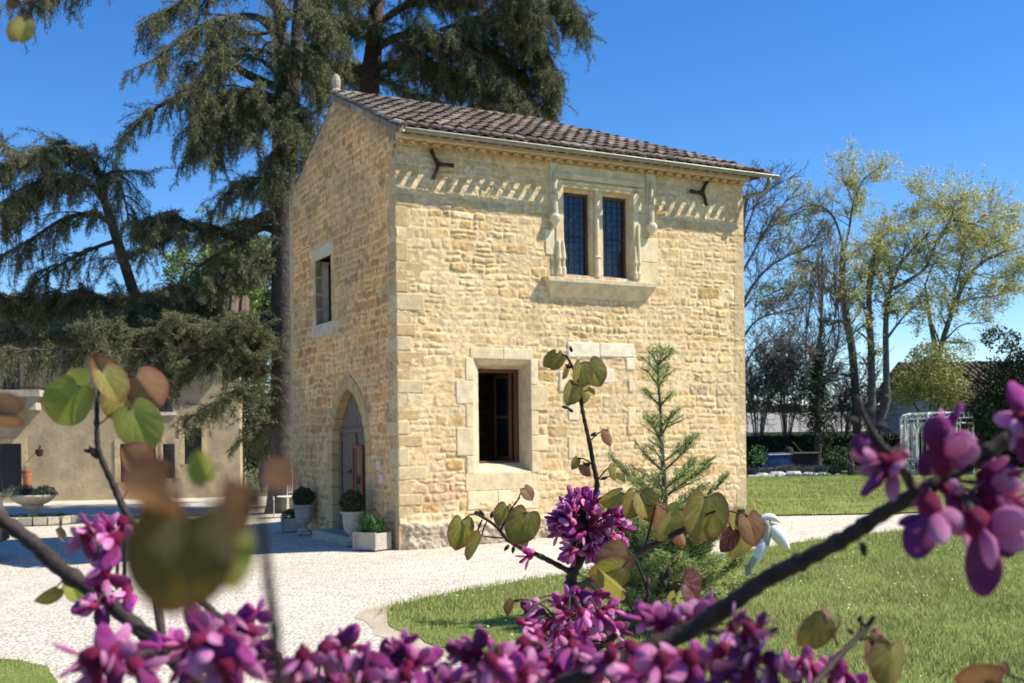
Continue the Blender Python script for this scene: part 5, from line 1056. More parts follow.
# ------------------------------------------------------------------ white wrought iron gazebo
GD = 36.; gl_ = P(937, 470, GD); gl_.z = float(g(gl_.x, gl_.y)); gr_ = 34.5 / FPX * GD; gz_ = tag(empty('garden_gazebo', gl_, R(11)), 'white wrought iron round garden gazebo with arched openwork panels', 'gazebo')
NS = 8; HH = (lambda: P(937, 414, GD).z - gl_.z)()
def cp(a, r_=None, z=0): r_ = gr_ if r_ is None else r_; return Vector((r_ * math.cos(a), r_ * math.sin(a), z))
for k in range(NS):
    a = 2 * math.pi * k / NS; b_ = MB(); b_.tube([cp(a, None, 0), cp(a, None, HH - .12)], .026, 6); b_.tube([cp(a + .12, None, 0), cp(a + .12, None, HH - .12)], .014, 5); b_.tube([cp(a, gr_, HH - .12), cp(a, gr_ - .05, HH - .02), cp(a, gr_ - .22, HH + .03)], .024, 6)
    for z in (.35, 1.0, 1.55): b_.tube([cp(a, None, z), cp(a + .12, None, z)], .012, 5)
    b_.build('post', M['white'], gz_)
    if k in (0, 3, 6): continue
    a0, a1 = a + .12, a + 2 * math.pi / NS; b_ = MB(); m_ = (a0 + a1) / 2
    for f0, f1 in ((a0 + .03, m_ - .02), (m_ + .02, a1 - .03)):
        pts = [cp(f0, None, .45), cp(f0, None, HH - .6)]; pts += [cp(f0 + (f1 - f0) * (1 - math.cos(math.pi * j / 8)) / 2, None, HH - .6 + .28 * math.sin(math.pi * j / 8)) for j in range(1, 8)] + [cp(f1, None, HH - .6), cp(f1, None, .45)]
        b_.tube(pts, .015, 5); mm = (f0 + f1) / 2; b_.tube([cp(mm, None, .45), cp(mm, None, HH - .35)], .009, 4)
    for j in range(5): u = a0 + (a1 - a0) * j / 4; u2 = a0 + (a1 - a0) * ((j + 1) % 5) / 4; b_.tube([cp(u, None, .06), cp(min(u2, a1) if j < 4 else u, None, .42)], .011, 4); b_.tube([cp(u, None, .42), cp(min(u2, a1) if j < 4 else u, None, .06)], .011, 4)
    b_.tube([cp(a0 + (a1 - a0) * j / 6, None, .45) for j in range(7)], .016, 5); b_.tube([cp(a0 + (a1 - a0) * j / 6, None, .05) for j in range(7)], .016, 5); b_.build('arched_panel', M['white'], gz_)
b_ = MB()
for r_, z in ((gr_, HH - .14), (gr_, HH - .30), (gr_ - .22, HH + .03)): b_.tube([cp(2 * math.pi * k / 40, r_, z) for k in range(41)], .02, 5, cap=False)
for k in range(24): a = 2 * math.pi * k / 24; b_.tube([cp(a, gr_, HH - .14), cp(a + .1, gr_ - .08, HH - .03), cp(a, gr_ - .22, HH + .03)], .011, 4)
b_.build('top_ring', M['white'], gz_)

# ------------------------------------------------------------------ white garden ornament on the lawn
q = G(752, 592); orn = tag(empty('garden_ornament', q, R(15)), 'white sculpted ornament with drooping petal-like lobes on slim legs on the near lawn', 'ornament'); sc_ = q.y / FPX
def op_(px_, py_, dy=0): v = P(px_, py_, q.y + dy); m_ = Matrix.Rotation(-R(15), 3, 'Z'); return m_ @ (v - q)
def blade(p0, p1, wd, th, bend=.0, n=10, c=(1, 1, 1)):
    b_ = MB(); p0, p1 = Vector(p0), Vector(p1); d = p1 - p0; L_ = d.length; d.normalize(); s_ = d.cross(Vector((0, 1, 0))).normalized(); m_ = 12
    v = []
    for i in range(n + 1):
        t = i / n; r_ = math.sin(math.pi * min(.97, max(.03, t)) ** .8) ** .7; cpt = p0 + d * L_ * t + s_ * bend * math.sin(math.pi * t)
        for j in range(m_): a = 2 * math.pi * j / m_; v.append(tuple(cpt + s_ * wd * r_ * math.cos(a) + Vector((0, 1, 0)) * th * r_ * math.sin(a)))
    b_.add(v, q=[(i * m_ + j, i * m_ + (j + 1) % m_, (i + 1) * m_ + (j + 1) % m_, (i + 1) * m_ + j) for i in range(n) for j in range(m_)]); b_.ng += [list(range(m_))[::-1], [n * m_ + j for j in range(m_)]]; return b_
for a, b2, wd, th, bd in (((769, 524), (789, 550), .08, .06, .01), ((759, 519), (781, 523), .04, .05, .04), ((768, 536), (753, 568), .06, .05, -.01)):
    blade(op_(*a), op_(*b2), wd, th, bd).build('petal', M['white'], orn, smooth=True)
b_ = MB(); b_.tube(catmull([op_(766, 520), op_(766, 540), op_(757, 556), op_(750, 566)], 4), lerpr(.05, .035, 13), 10); b_.build('neck', M['pot'], orn, smooth=True)
for px_ in (747.5, 751.5): b_ = MB(); b_.tube([op_(px_, 564), op_(px_, 592)], .014 if px_ > 750 else .03, 8); b_.build('leg', M['white'] if px_ > 750 else M['zinc'], orn)
b_ = MB(); b_.lathe([(.07, -.01), (.07, .01), (.05, .02), (.001, .02)], 18); b_.build('foot', M['zinc'], orn)

# ------------------------------------------------------------------ young spruce on the lawn
q = G(664, 622); sp = tag(empty('spruce_tree', q), 'young bright green spruce with sparse upturned top shoots in front of the tower', 'tree'); srng = np.random.default_rng(31)
H_ = (lambda: P(657, 352, q.y).z - q.z)(); tr = MB(); tpts = [(0, 0, -.05), (.0, 0, .4), (.02, 0, 1.0), (-.0, .02, 1.6), ((P(657, 352, q.y).x - q.x) * .9, 0, H_ - .02)]; tp2 = catmull(tpts, 8); tr.tube(tp2, lerpr(.045, .006, len(tp2)), 8, (.5, .42, .3)); fo_ = MB(); C_, T_ = [], []; S0, S1, SR = [], [], []
def twig(a, d, L_, lev, up):
    m = max(3, int(L_ / .05)); q_ = np.array(a, float); d = np.array(d, float); d /= np.linalg.norm(d)
    for j in range(m):
        d = d + np.array([0, 0, up]) + srng.normal(0, .04, 3); d /= np.linalg.norm(d); q2 = q_ + d * L_ / m; S0.append(q_); S1.append(q2); SR.append(.006 * (lev + 1) * (1 - j / m) + .002); C_.append((q_ + q2) / 2); T_.append(d)
        if lev > 0 and j > 0 and srng.random() < .9:
            s_ = np.cross(d, [0, 0, 1.]); s_ /= np.linalg.norm(s_)
            for sg in (-1, 1):
                if srng.random() < .68: twig(q2, d * .8 + s_ * sg * srng.uniform(.6, 1), L_ * (1 - j / m) * .55 + .05, lev - 1, up * 1.2)
        q_ = q2
zs = [.2, .36, .52, .68, .84, 1.0, 1.16, 1.34, 1.55, 1.80, 2.06, 2.2]
for z in zs:
    if z > H_ - .1: continue
    u = z / H_; k = min(len(tp2) - 1, int(u * (len(tp2) - 1))); nb_ = 7 if u < .5 else 5 if u < .7 else 5; a0 = srng.uniform(0, 6.28)
    for j in range(nb_):
        a = a0 + 2 * math.pi * j / nb_ + srng.uniform(-.2, .2); L_ = (.86 * (1 - u) ** .9 + .10) * srng.uniform(.5, 1.15); kk_ = max(1, min(len(tp2) - 1, k + int(srng.integers(-1, 2)))); twig(tuple(tp2[kk_]), (math.cos(a), math.sin(a), .1 + u * .8), L_, 2 if u < .35 else 1, .03 + .03 * u)
for k in range(len(tp2) // 3, len(tp2)): C_.append(np.array(tp2[k])); T_.append(np.array([0, 0, 1.]))
tr.segs(S0, S1, SR, [r_ * .8 for r_ in SR], 3, (.45, .4, .28)); tr.build('trunk', M['bark'], sp, smooth=True)
needles(fo_, np.array(C_), np.array(T_), 13, .044, .0065, [(.32, .38, .11), (.42, .46, .15), (.22, .29, .08), (.52, .54, .22)], srng, -.1, .9); fo_.build('foliage', M['needle'], sp)
#PART3
# ------------------------------------------------------------------ the flowering redbud close to the camera
TB = Vector((0.05, 1.25, 0)); rb = tag(empty('redbud_tree', TB), 'flowering redbud close to the camera with magenta blossoms and bronze heart-shaped leaves', 'tree')
RB = np.random.default_rng(404); RR = random.Random(404)
BR = {}
def bmesh_(key): return BR.setdefault(key, [MB(), [], []])       # wood, leaf placements, blossom placements
def rpt(l, d=None): return [P(q[0], q[1], q[2] if len(q) > 2 else d) for q in l]
def wood(key, pts, w0, w1, d=None, knots=True, n=9):
    """pts in picture pixels + distance; widths in pixels at that distance"""
    W_ = rpt(pts, d); c = catmull(W_, 8); m = len(c); dist = [p.y for p in c]; rad = []
    for i in range(m):
        r_ = (w0 + (w1 - w0) * i / (m - 1)) / 2 * dist[i] / FPX
        if knots: r_ *= 1 + .10 * math.sin(i * 1.9 + w0) + (.22 if RR.random() < .12 else 0)
        rad.append(r_)
    bmesh_(key)[0].tube(c, rad, n)
def bud(key, x, y, d, s, ang):
    q = P(x, y, d); k = s * d / FPX; t = Vector((math.cos(ang), 0, math.sin(ang))); bmesh_(key)[0].tube([q, q + t * k * .35, q + t * k * .7, q + t * k], [k * .14, k * .26, k * .2, k * .02], 7)
# ---- leaf meshes
def leaf_mesh(name, base, edge, vein, fold, curl, seed):
    rr = random.Random(seed); nr, na = 11, 56; v = [(0, 0, 0)]; c = []; 
    def outline(a):                     # a from 0 (tip, down) round to the notch at pi
        t = abs(a) / math.pi; r_ = .98 - .08 * math.sin(t * math.pi) + .06 * math.cos(2 * a)
        r_ *= 1 + .09 * math.exp(-(abs(a) / .22) ** 2); r_ *= 1 - .42 * math.exp(-((math.pi - abs(a)) / .30) ** 2) ; return r_
    cols = [np.array(base)]
    veins = [0, .55, -.55, 1.15, -1.15, 1.85, -1.85, 2.5, -2.5]
    for i in range(1, nr + 1):
        for j in range(na):
            a = -math.pi + 2 * math.pi * (j + .5) / na; t = i / nr; r_ = outline(a) * t * .5
            # the petiole joins at the notch: shift so that polar centre sits a third down the blade
            x = r_ * math.sin(a) * 1.03; z = -r_ * math.cos(a)
            y = -fold * abs(x) + curl * (x * x * 1.2 + z * z * .8) + .010 * math.sin(4 * a + seed) * t * t
            bx_, bz_ = x, z - .30       # relative to the vein origin near the notch
            ang = math.atan2(bx_, -bz_) if (bx_ or bz_) else 0; dist = math.hypot(bx_, bz_)
            vd = min(abs(ang - q * .62) * dist for q in veins); pin = abs(math.sin((dist * 16 + abs(ang) * 3))) ; k = math.exp(-(vd / .011) ** 2) * (.8 if t < .97 else .2)
            y += .008 * math.exp(-(vd / .02) ** 2)
            e = t ** 5; cc = np.array(base) * (1 - e) + np.array(edge) * e; cc = cc * (.93 + .12 * pin) ; cc = cc * (1 - k) + np.array(vein) * k
            v.append((x, y, z)); cols.append(cc)
    v = np.array(v); v[:, 2] -= .30       # origin at the petiole
    b_ = MB(); tr_ = [(0, 1 + j, 1 + (j + 1) % na) for j in range(na)]; q_ = [(1 + i * na + j, 1 + (i + 1) * na + j, 1 + (i + 1) * na + (j + 1) % na, 1 + i * na + (j + 1) % na) for i in range(nr - 1) for j in range(na)]
    b_.add(v, t=tr_, q=q_, c=np.array(cols)); o = b_.build(name, M['rleaf'], None, smooth=True); col.objects.unlink(o); return o
LK = dict(
    olive=[leaf_mesh('leaf', (.27, .24, .035), (.24, .11, .04), (.42, .37, .16), f, c_, s_) for f, c_, s_ in ((.15, .25, 1), (.5, .2, 2), (-.2, .35, 3))],
    green=[leaf_mesh('leaf', (.31, .34, .05), (.30, .28, .06), (.30, .36, .12), f, c_, s_) for f, c_, s_ in ((.2, .25, 4), (.6, .2, 5))],
    bronze=[leaf_mesh('leaf', (.27, .135, .05), (.18, .045, .03), (.34, .20, .09), f, c_, s_) for f, c_, s_ in ((.2, .3, 6), (-.3, .3, 7))],
    near=[leaf_mesh('leaf', (.20, .15, .028), (.22, .09, .035), (.24, .19, .04), .25, .3, 11)],
    wine=[leaf_mesh('leaf', (.12, .025, .025), (.10, .015, .02), (.40, .22, .16), f, c_, s_) for f, c_, s_ in ((.3, .3, 8),)],
    yellow=[leaf_mesh('leaf', (.36, .34, .06), (.36, .20, .06), (.42, .40, .16), f, c_, s_) for f, c_, s_ in ((.4, .2, 9),)],
    orange=[leaf_mesh('leaf', (.55, .25, .04), (.40, .10, .03), (.6, .35, .12), .4, .3, 10)])
LV = []
def leaf(key, kind, x, y, d, size, roll=0, yaw=0, tilt=0, at=None, pw=1.6):
    """(x, y): middle of the leaf; roll turns it in the picture plane (0 = tip down)"""
    LV.append((size * 1.0, key, kind, x, y, d, size, roll, yaw, tilt))
    k = size * d / FPX; Mx = Matrix.Rotation(R(roll), 4, 'Y') @ Matrix.Rotation(R(yaw), 4, 'Z') @ Matrix.Rotation(R(tilt), 4, 'X')
    ctr = P(x, y, d); base = ctr + (Mx @ Vector((0, 0, .30 * k)))
    if at is not None:
        a = P(*at) if len(at) == 3 else P(at[0], at[1], d); mid = (a + base) / 2 + Vector((0, 0, .12 * (a - base).length)); bmesh_(key)[0].tube(catmull([a, mid, base], 5), [pw * d / FPX / 2] * 10 + [pw * d / FPX / 2 * 1.3], 6)
# ---- blossom mesh: calyx, two keel petals, two wings and a banner
def petal_pts(n, m, L_, W_, D_, tip=.6):
    v = []
    for i in range(n + 1):
        t = math.sin(math.pi / 2 * i / n) ** 1.1; w_ = W_ * min(1, (.32 + 1.3 * t) if tip < .58 else (.6 + t)) * math.sqrt(max(.004, 1 - t ** 3.2))
        for j in range(m): a = 2 * math.pi * j / m; v.append((w_ * math.cos(a), D_ * math.sin(a) * (w_ / W_), L_ * t))
    return np.array(v)
def add_petal(b_, L_, W_, D_, M_, c0, c1, cup=0, tip=.6, n=9, m=10):
    v = petal_pts(n, m, L_, W_, D_, tip); v[:, 1] += cup * (v[:, 0] ** 2) / W_ + cup * .5 * (v[:, 2] / L_) ** 2 * L_ * .4; t = (v[:, 2] / L_)[:, None]; c = np.array(c0) * (1 - t) + np.array(c1) * t
    v = np.array([tuple(M_ @ Vector(p)) for p in v]); c = c * (.9 + .2 * np.abs(np.sin(np.arange(len(c)) * 2.1)))[:, None]; q = [(i * m + j, i * m + (j + 1) % m, (i + 1) * m + (j + 1) % m, (i + 1) * m + j) for i in range(n) for j in range(m)]
    b_.add(v, q=q, c=c); o_ = b_.n - (n + 1) * m; b_.ng.append([o_ + j for j in range(m)][::-1]); b_.ng.append([o_ + n * m + j for j in range(m)])
def RM(x=0, y=0, z=0, t=(0, 0, 0)): return Matrix.Translation(t) @ Euler((R(x), R(y), R(z))).to_matrix().to_4x4()
PK, LPK, PU, WI = (.66, .13, .42), (.84, .42, .66), (.40, .06, .30), (.24, .014, .07)
def blossom_mesh(var):
    b_ = MB(); rr = random.Random(var); j = lambda a: rr.uniform(-a, a)
    lt = rr.random(); pk = np.array(PK) * (.75 + .45 * lt); pu = np.array(PU) * (.7 + .8 * lt); lp = np.minimum(np.array(LPK) * (.8 + .3 * lt), .9)
    # calyx at the origin, flower grows along +z (keel forward), wings bend up along +x
    add_petal(b_, .34, .16, .15, RM(0, 0, 0, (0, 0, -.12)), WI, np.array(WI) * 1.6, tip=.75)
    add_petal(b_, .62 + j(.05), .21, .075, RM(8, 22 + j(8), 0, (0, .05, .12)), WI, pu, .12, .55)
    add_petal(b_, .62 + j(.05), .21, .075, RM(-8, 22 + j(8), 0, (0, -.05, .12)), pk * .6, pu, -.12, .55)
    add_petal(b_, .50, .15, .035, RM(38 + j(12), -30 + j(15), 20, (-.02, -.06, .1)), pk, lp, .3, .5)
    add_petal(b_, .50, .15, .035, RM(-38 + j(12), -30 + j(15), -20, (-.02, .06, .1)), pk, lp, -.3, .5)
    add_petal(b_, .42, .17, .035, RM(0, -72 + j(15), 0, (-.03, 0, .12)), pk, lp * .95, .25, .5)
    o = b_.build('blossom', M['petal'], None, smooth=True); col.objects.unlink(o); return o
BM = [blossom_mesh(i) for i in range(6)]; FL = []
def blossom(key, x, y, d, size, ang=None, spin=None, lean=None, at=None):
    """size in px of the whole flower; ang: direction in the picture the flower points (degrees, 0 = right, 90 = up)"""
    ang = RR.uniform(180, 360) if ang is None else ang; spin = RR.uniform(0, 360) if spin is None else spin; lean = RR.uniform(-45, 35) if lean is None else lean
    FL.append((size, key, x, y, d, ang, spin, lean))
    if at is not None:
        k = size * d / FPX; dr_ = bl_dir(ang, lean); base = P(x, y, d) - dr_ * k * .42; a = P(*at) if len(at) == 3 else P(at[0], at[1], d)
        mid = (a + base) / 2 + Vector((0, 0, .1 * (a - base).length)); w_ = max(.0004, .045 * k); bmesh_(key)[2].append((catmull([a, mid, base], 4), w_))
def bl_dir(ang, lean): a, l = R(ang), R(lean); return Vector((math.cos(a) * math.cos(l), math.sin(l), math.sin(a) * math.cos(l)))
def bl_matrix(x, y, d, size, ang, spin, lean):
    z_ = bl_dir(ang, lean); up = Vector((0, 1, 0)) if abs(z_.y) < .9 else Vector((1, 0, 0)); x_ = up.cross(z_).normalized(); y_ = z_.cross(x_); Rm = Matrix((x_, y_, z_)).transposed().to_4x4(); k = size * d / FPX
    return Matrix.Translation(P(x, y, d) - z_ * k * .36) @ Rm @ Matrix.Rotation(R(spin), 4, 'Z') @ Matrix.Scale(k * 1.05, 4)

# trunk below the picture
tkb = MB(); tk = catmull([TB + Vector((0, 0, -.1)), TB + Vector((.02, 0, .35)), TB + Vector((-.03, -.03, .7)), TB + Vector((0, 0, .95))], 6); tkb.tube(tk, lerpr(.05, .032, len(tk)), 12)
tkb.tube(catmull([TB + Vector((-.03, -.03, .72)), Vector((-.05, 1.05, .98)), Vector((-.04, .95, 1.15))], 5), lerpr(.028, .013, 11), 10)
tkb.build('trunk', M['rbark'], rb, smooth=True, origin=TB)
def join_to(key, x, y, d, w, via=None, to=None):
    """carry a branch on from the picture's lower edge down to the trunk"""
    a = P(x, y, d); b = Vector(to or (-.04, .95, 1.15)); m_ = (a + b) / 2 + Vector((0, 0, -.04)); c = catmull([a, m_, b], 6); bmesh_(key)[0].tube(c, lerpr(w / 2 * d / FPX, w / 2 * d / FPX * 1.3, len(c)), 9)
TOP = tuple(TB + Vector((0, 0, .95)))

# A: thick bough rising to the left edge
k = 'a'; wood(k, [(-60, 478, .92), (-10, 512, .9), (30, 541, .9), (62, 570, .89), (100, 596, .88), (138, 628, .87), (165, 652, .86), (205, 688, .85), (250, 730, .85)], 15, 17); join_to(k, 250, 730, .85, 17)
leaf(k, 'olive', 49, 593, .9, 27, 55, 60, 0, (72, 578, .89)); leaf(k, 'green', 73, 588, .93, 26, -20, 40, 0, (80, 580, .89)); leaf(k, 'bronze', 60, 536, 1.1, 15, 120, 30, 20, (58, 562, .89), 1.4)
for a in (((86, 545), 46, 250), ((98, 533), 30, 150), ((108, 550), 44, 240), ((106, 520), 34, 120), ((120, 536), 42, 260), ((95, 572), 36, 200), ((112, 582), 38, 300), ((97, 612), 44, 265), ((82, 606), 30, 170), ((104, 596), 30, 300), ((126, 600), 36, 280), ((88, 524), 30, 110)):
    blossom(k, *a[0], .82 + RR.uniform(-.04, .04), a[1], a[2], at=(112 + RR.uniform(-16, 14), 590 + RR.uniform(-6, 14), .87))
# B: left upright shoot with heart leaves
k = 'b'; wood(k, [(165, 652, .86), (148, 560, .95), (122, 505, 1.0), (112, 482, 1.0), (99, 452, 1.0), (97, 430, 1.0), (97, 402, 1.0)], 9, 4.5); bud(k, 98, 458, 1.0, 15, 2.2); bud(k, 92, 452, 1.0, 9, 2.9)
leaf(k, 'green', 71, 398, 1.0, 50, 32, 12, 10, (97, 404)); leaf(k, 'green', 82, 388, 1.03, 40, 70, -20, 20, (97, 404)); leaf(k, 'bronze', 101, 372, 1.06, 30, 150, 20, -10, (97, 402)); leaf(k, 'olive', 108, 382, .99, 40, -30, 50, 5, (97, 402))
leaf(k, 'bronze', 143, 385, 1.0, 46, -40, 8, -15, (120, 380)); leaf(k, 'olive', 133, 395, 1.04, 40, -60, 20, 10, (108, 402)); leaf(k, 'green', 138, 422, .97, 50, -25, 10, 12, (100, 424)); leaf(k, 'olive', 116, 402, 1.02, 30, 0, 55, 0, (97, 404)); leaf(k, 'bronze', 136, 464, .95, 42, 130, 15, 10, (122, 500))
leaf(k, 'bronze', 5, 413, .62, 40, 100, 20, 0, (-20, 425, .62), 2)
# C: very near out-of-focus leaves
k = 'c'; wood(k, [(292, 730, 0.260), (280, 683, 0.260), (272, 610, 0.248), (266, 560, 0.236), (262, 520, 0.229), (258, 490, 0.223)], 14, 8); join_to(k, 292, 730, 0.260, 11, to=(-.05, 1.05, .98))
leaf(k, 'near', 182, 548, 0.217, 118, 18, 8, 6, (240, 512, 0.226), 4); leaf(k, 'bronze', 148, 492, 0.211, 74, 80, 20, 30, (215, 500, 0.223), 4); leaf(k, 'green', 214, 540, 0.229, 86, -22, 40, -10, (250, 500, 0.226), 4); leaf(k, 'bronze', 276, 474, 0.273, 36, -60, 15, 0, (262, 500, 0.236), 3)
leaf(k, 'green', 205, 470, 0.384, 34, 160, 20, 0, (235, 520, 0.310), 2); leaf(k, 'olive', 160, 468, 0.409, 26, 40, 60, 0, (180, 500, 0.310), 2); leaf(k, 'bronze', 246, 500, 0.223, 56, -10, 60, 10, (262, 520, 0.229), 4)
wood(k, [(285, 668, .8), (262, 645, .8), (225, 622, .8), (200, 600, .8)], 13, 7)
# D: blossoms at the bottom left, E: along the bottom
k = 'd'; wood(k, [(138, 628, .87), (200, 655, .78), (270, 672, .72), (350, 690, .7), (430, 700, .7), (470, 740, .7)], 9, 13); join_to(k, 470, 740, .7, 13)
for x, y, s_, a_, d_ in ((77, 666, 66, 215, .62), (100, 652, 58, 120, .62), (118, 668, 58, 300, .62), (130, 650, 60, 20, .66), (95, 682, 60, 250, .62), (150, 676, 60, 330, .60), (182, 664, 52, 250, .62), (170, 640, 40, 150, .7), (206, 640, 62, 95, .58), (215, 654, 66, 330, .56), (232, 648, 60, 310, .56), (196, 672, 60, 240, .6), (200, 620, 48, 100, .64),
                         (240, 672, 56, 280, .58), (258, 650, 46, 60, .7), (250, 622, 44, 70, .72), (262, 612, 36, 20, .72), (238, 628, 42, 160, .7), (222, 628, 40, 110, .7), (272, 668, 46, 240, .7), (225, 682, 60, 260, .56), (286, 680, 50, 200, .66), (150, 650, 44, 80, .7)):
    blossom(k, x, y, d_, s_, a_, at=(x + (160 - x) * .35, 655 + RR.uniform(-8, 8), d_ + .03))
for i in range(30):
    x = 280 + i * 8.6 + RR.uniform(-6, 6); y = 680 - 12 * math.exp(-((x - 345) / 30) ** 2) + RR.uniform(-16, 10)
    if x > 540: continue
    blossom(k, x, y, RR.uniform(.55, .82), RR.uniform(36, 52), RR.choice([70, 110, 230, 270, 300, 200, 20]) + RR.uniform(-20, 20), at=(x + RR.uniform(-10, 10), 690, .7))
for x, y, s_, a_ in ((343, 638, 44, 80), (352, 640, 40, 50), (335, 655, 46, 250), (384, 654, 44, 100), (400, 648, 40, 60), (398, 664, 44, 240), (425, 655, 42, 45), (408, 640, 30, 50), (455, 652, 44, 150), (476, 640, 46, 90), (496, 652, 44, 110)): blossom(k, x, y, .74, s_, a_, at=(x + 4, 686, .72))
# F: central shoot, sharp
k = 'f'; wood(k, [(560, 735, 1.25), (566, 690, 1.5), (570, 640, 1.7), (573, 600, 1.78), (571, 585, 1.8), (573, 572, 1.8), (584, 550, 1.8), (580, 535, 1.8), (590, 518, 1.8), (594, 500, 1.8)], 14, 9); join_to(k, 560, 735, 1.25, 14, to=TOP)
wood(k, [(594, 500, 1.8), (597, 484, 1.8), (593, 462, 1.8), (589, 440, 1.8), (584, 418, 1.8), (580, 395, 1.8), (577, 378, 1.8), (570, 362, 1.8), (566, 356, 1.8)], 5.5, 2.2)
leaf(k, 'olive', 559, 360, 1.8, 20, 35, 50, 0, (568, 357)); leaf(k, 'olive', 552, 358, 1.82, 19, 45, 25, 0, (566, 356)); leaf(k, 'olive', 566, 372, 1.8, 13, 20, 60, 0, (570, 362)); leaf(k, 'olive', 580, 372, 1.8, 28, 10, 35, 0, (574, 366)); leaf(k, 'olive', 593, 370, 1.81, 29, -25, 10, 0, (578, 372)); leaf(k, 'bronze', 597, 366, 1.83, 12, -60, 10, 0, (590, 368))
leaf(k, 'olive', 571, 391, 1.79, 24, 15, 30, 0, (580, 386)); leaf(k, 'olive', 583, 390, 1.82, 22, -5, 20, 0, (580, 386)); leaf(k, 'olive', 590, 392, 1.8, 9, -60, 20, 0, (584, 392))
leaf(k, 'bronze', 609, 435, 1.8, 18, -15, 50, 0, (591, 440)); leaf(k, 'olive', 576, 462, 1.8, 14, 25, 45, 0, (592, 464)); leaf(k, 'bronze', 586, 468, 1.8, 15, -35, 40, 0, (594, 465)); leaf(k, 'olive', 615, 470, 1.8, 17, -5, 55, 0, (598, 480)); leaf(k, 'olive', 618, 479, 1.82, 13, -60, 30, 0, (600, 480))
for x, y, a_ in ((572, 352, 1.9), (571, 368, 2.6), (574, 384, 2.4), (568, 408, 2.9), (573, 412, 2.5), (591, 436, .6), (590, 466, 2.7), (601, 479, .2)): bud(k, x, y, 1.8, 7, a_)
for i in range(95):       # dense round cluster of blossoms about the shoot
    a = RR.uniform(0, 6.28); r_ = math.sqrt(RR.random()); x = 588 + 41 * r_ * math.cos(a); y = 527 + 36 * r_ * math.sin(a)
    if abs(x - (584 + (540 - y) * .15)) < 5 and y > 515: x += 12 * (1 if RR.random() < .5 else -1)
    blossom(k, x, y, 1.8 + RR.uniform(-.05, .06), RR.uniform(19, 26), math.degrees(math.atan2(527 - y, x - 588)) + RR.uniform(-40, 40), at=(588 + RR.uniform(-6, 6), 530 + RR.uniform(-18, 18), 1.8))
# G: twig to the left
k = 'g'; wood(k, [(571, 572, 1.8), (548, 560, 1.78), (525, 549, 1.75), (508, 540, 1.74), (498, 528, 1.73), (486, 519, 1.73), (474, 513, 1.73)], 6, 2.2)
leaf(k, 'olive', 461, 530, 1.73, 34, 12, 35, 0, (475, 514)); leaf(k, 'olive', 478, 544, 1.73, 31, 25, 65, 0, (487, 521)); leaf(k, 'olive', 523, 523, 1.72, 38, 25, 10, 0, (508, 521)); leaf(k, 'olive', 505, 513, 1.75, 24, 20, 40, 0, (510, 520)); leaf(k, 'bronze', 527, 492, 1.74, 16, -35, 30, 0, (518, 500)); leaf(k, 'olive', 518, 540, 1.76, 20, -30, 30, 0, (524, 548))
wood(k, [(500, 531, 1.73), (506, 520, 1.73), (512, 508, 1.73), (520, 497, 1.73)], 2.4, 1.6); wood(k, [(482, 520, 1.73), (477, 532, 1.73), (473, 541, 1.73)], 2, 1.4); wood(k, [(503, 538, 1.74), (490, 537, 1.74), (483, 536, 1.74)], 1.8, 1.2)
for x, y, a_ in ((484, 516, 2.2), (491, 518, 1.3), (482, 514, 2.8), (509, 545, 4.), (514, 546, 4.5)): bud(k, x, y, 1.74, 8, a_)
blossom(k, 524, 560, 1.74, 24, 215, at=(533, 552, 1.76)); blossom(k, 528, 551, 1.74, 15, 120, at=(533, 552, 1.76))
# I: twig to the right with large leaves
k = 'i'; wood(k, [(573, 590, 1.8), (592, 580, 1.72), (620, 565, 1.65), (645, 549, 1.6), (668, 537, 1.58), (690, 527, 1.56)], 8, 6)
leaf(k, 'olive', 632, 501, 1.62, 30, 15, 25, 0, (645, 512)); leaf(k, 'olive', 644, 503, 1.6, 31, -20, 20, 0, (645, 512)); leaf(k, 'olive', 614, 496, 1.66, 26, 65, 35, 0, (640, 505)); leaf(k, 'bronze', 660, 515, 1.6, 30, 10, 55, 0, (655, 505)); leaf(k, 'yellow', 668, 524, 1.57, 32, 20, 35, 10, (662, 508)); leaf(k, 'green', 673, 514, 1.62, 26, 50, 20, 0, (690, 515))
leaf(k, 'olive', 704, 512, 1.5, 50, 8, 8, 5, (702, 498)); leaf(k, 'wine', 729, 538, 1.5, 26, 25, 30, 0, (727, 520)); leaf(k, 'yellow', 738, 528, 1.53, 50, 10, 35, 0, (727, 512)); leaf(k, 'bronze', 751, 526, 1.5, 34, -15, 25, 0, (742, 514)); leaf(k, 'olive', 748, 518, 1.52, 27, -20, 15, 0, (738, 512)); leaf(k, 'bronze', 680, 535, 1.58, 20, -30, 40, 0, (675, 533))
wood(k, [(645, 549, 1.6), (650, 528, 1.6), (655, 508, 1.6), (646, 505, 1.6)], 2.4, 1.6); wood(k, [(690, 527, 1.56), (706, 515, 1.5), (722, 510, 1.5), (738, 513, 1.5)], 2.6, 1.6); wood(k, [(722, 511, 1.5), (727, 520, 1.5)], 1.6, 1.3)
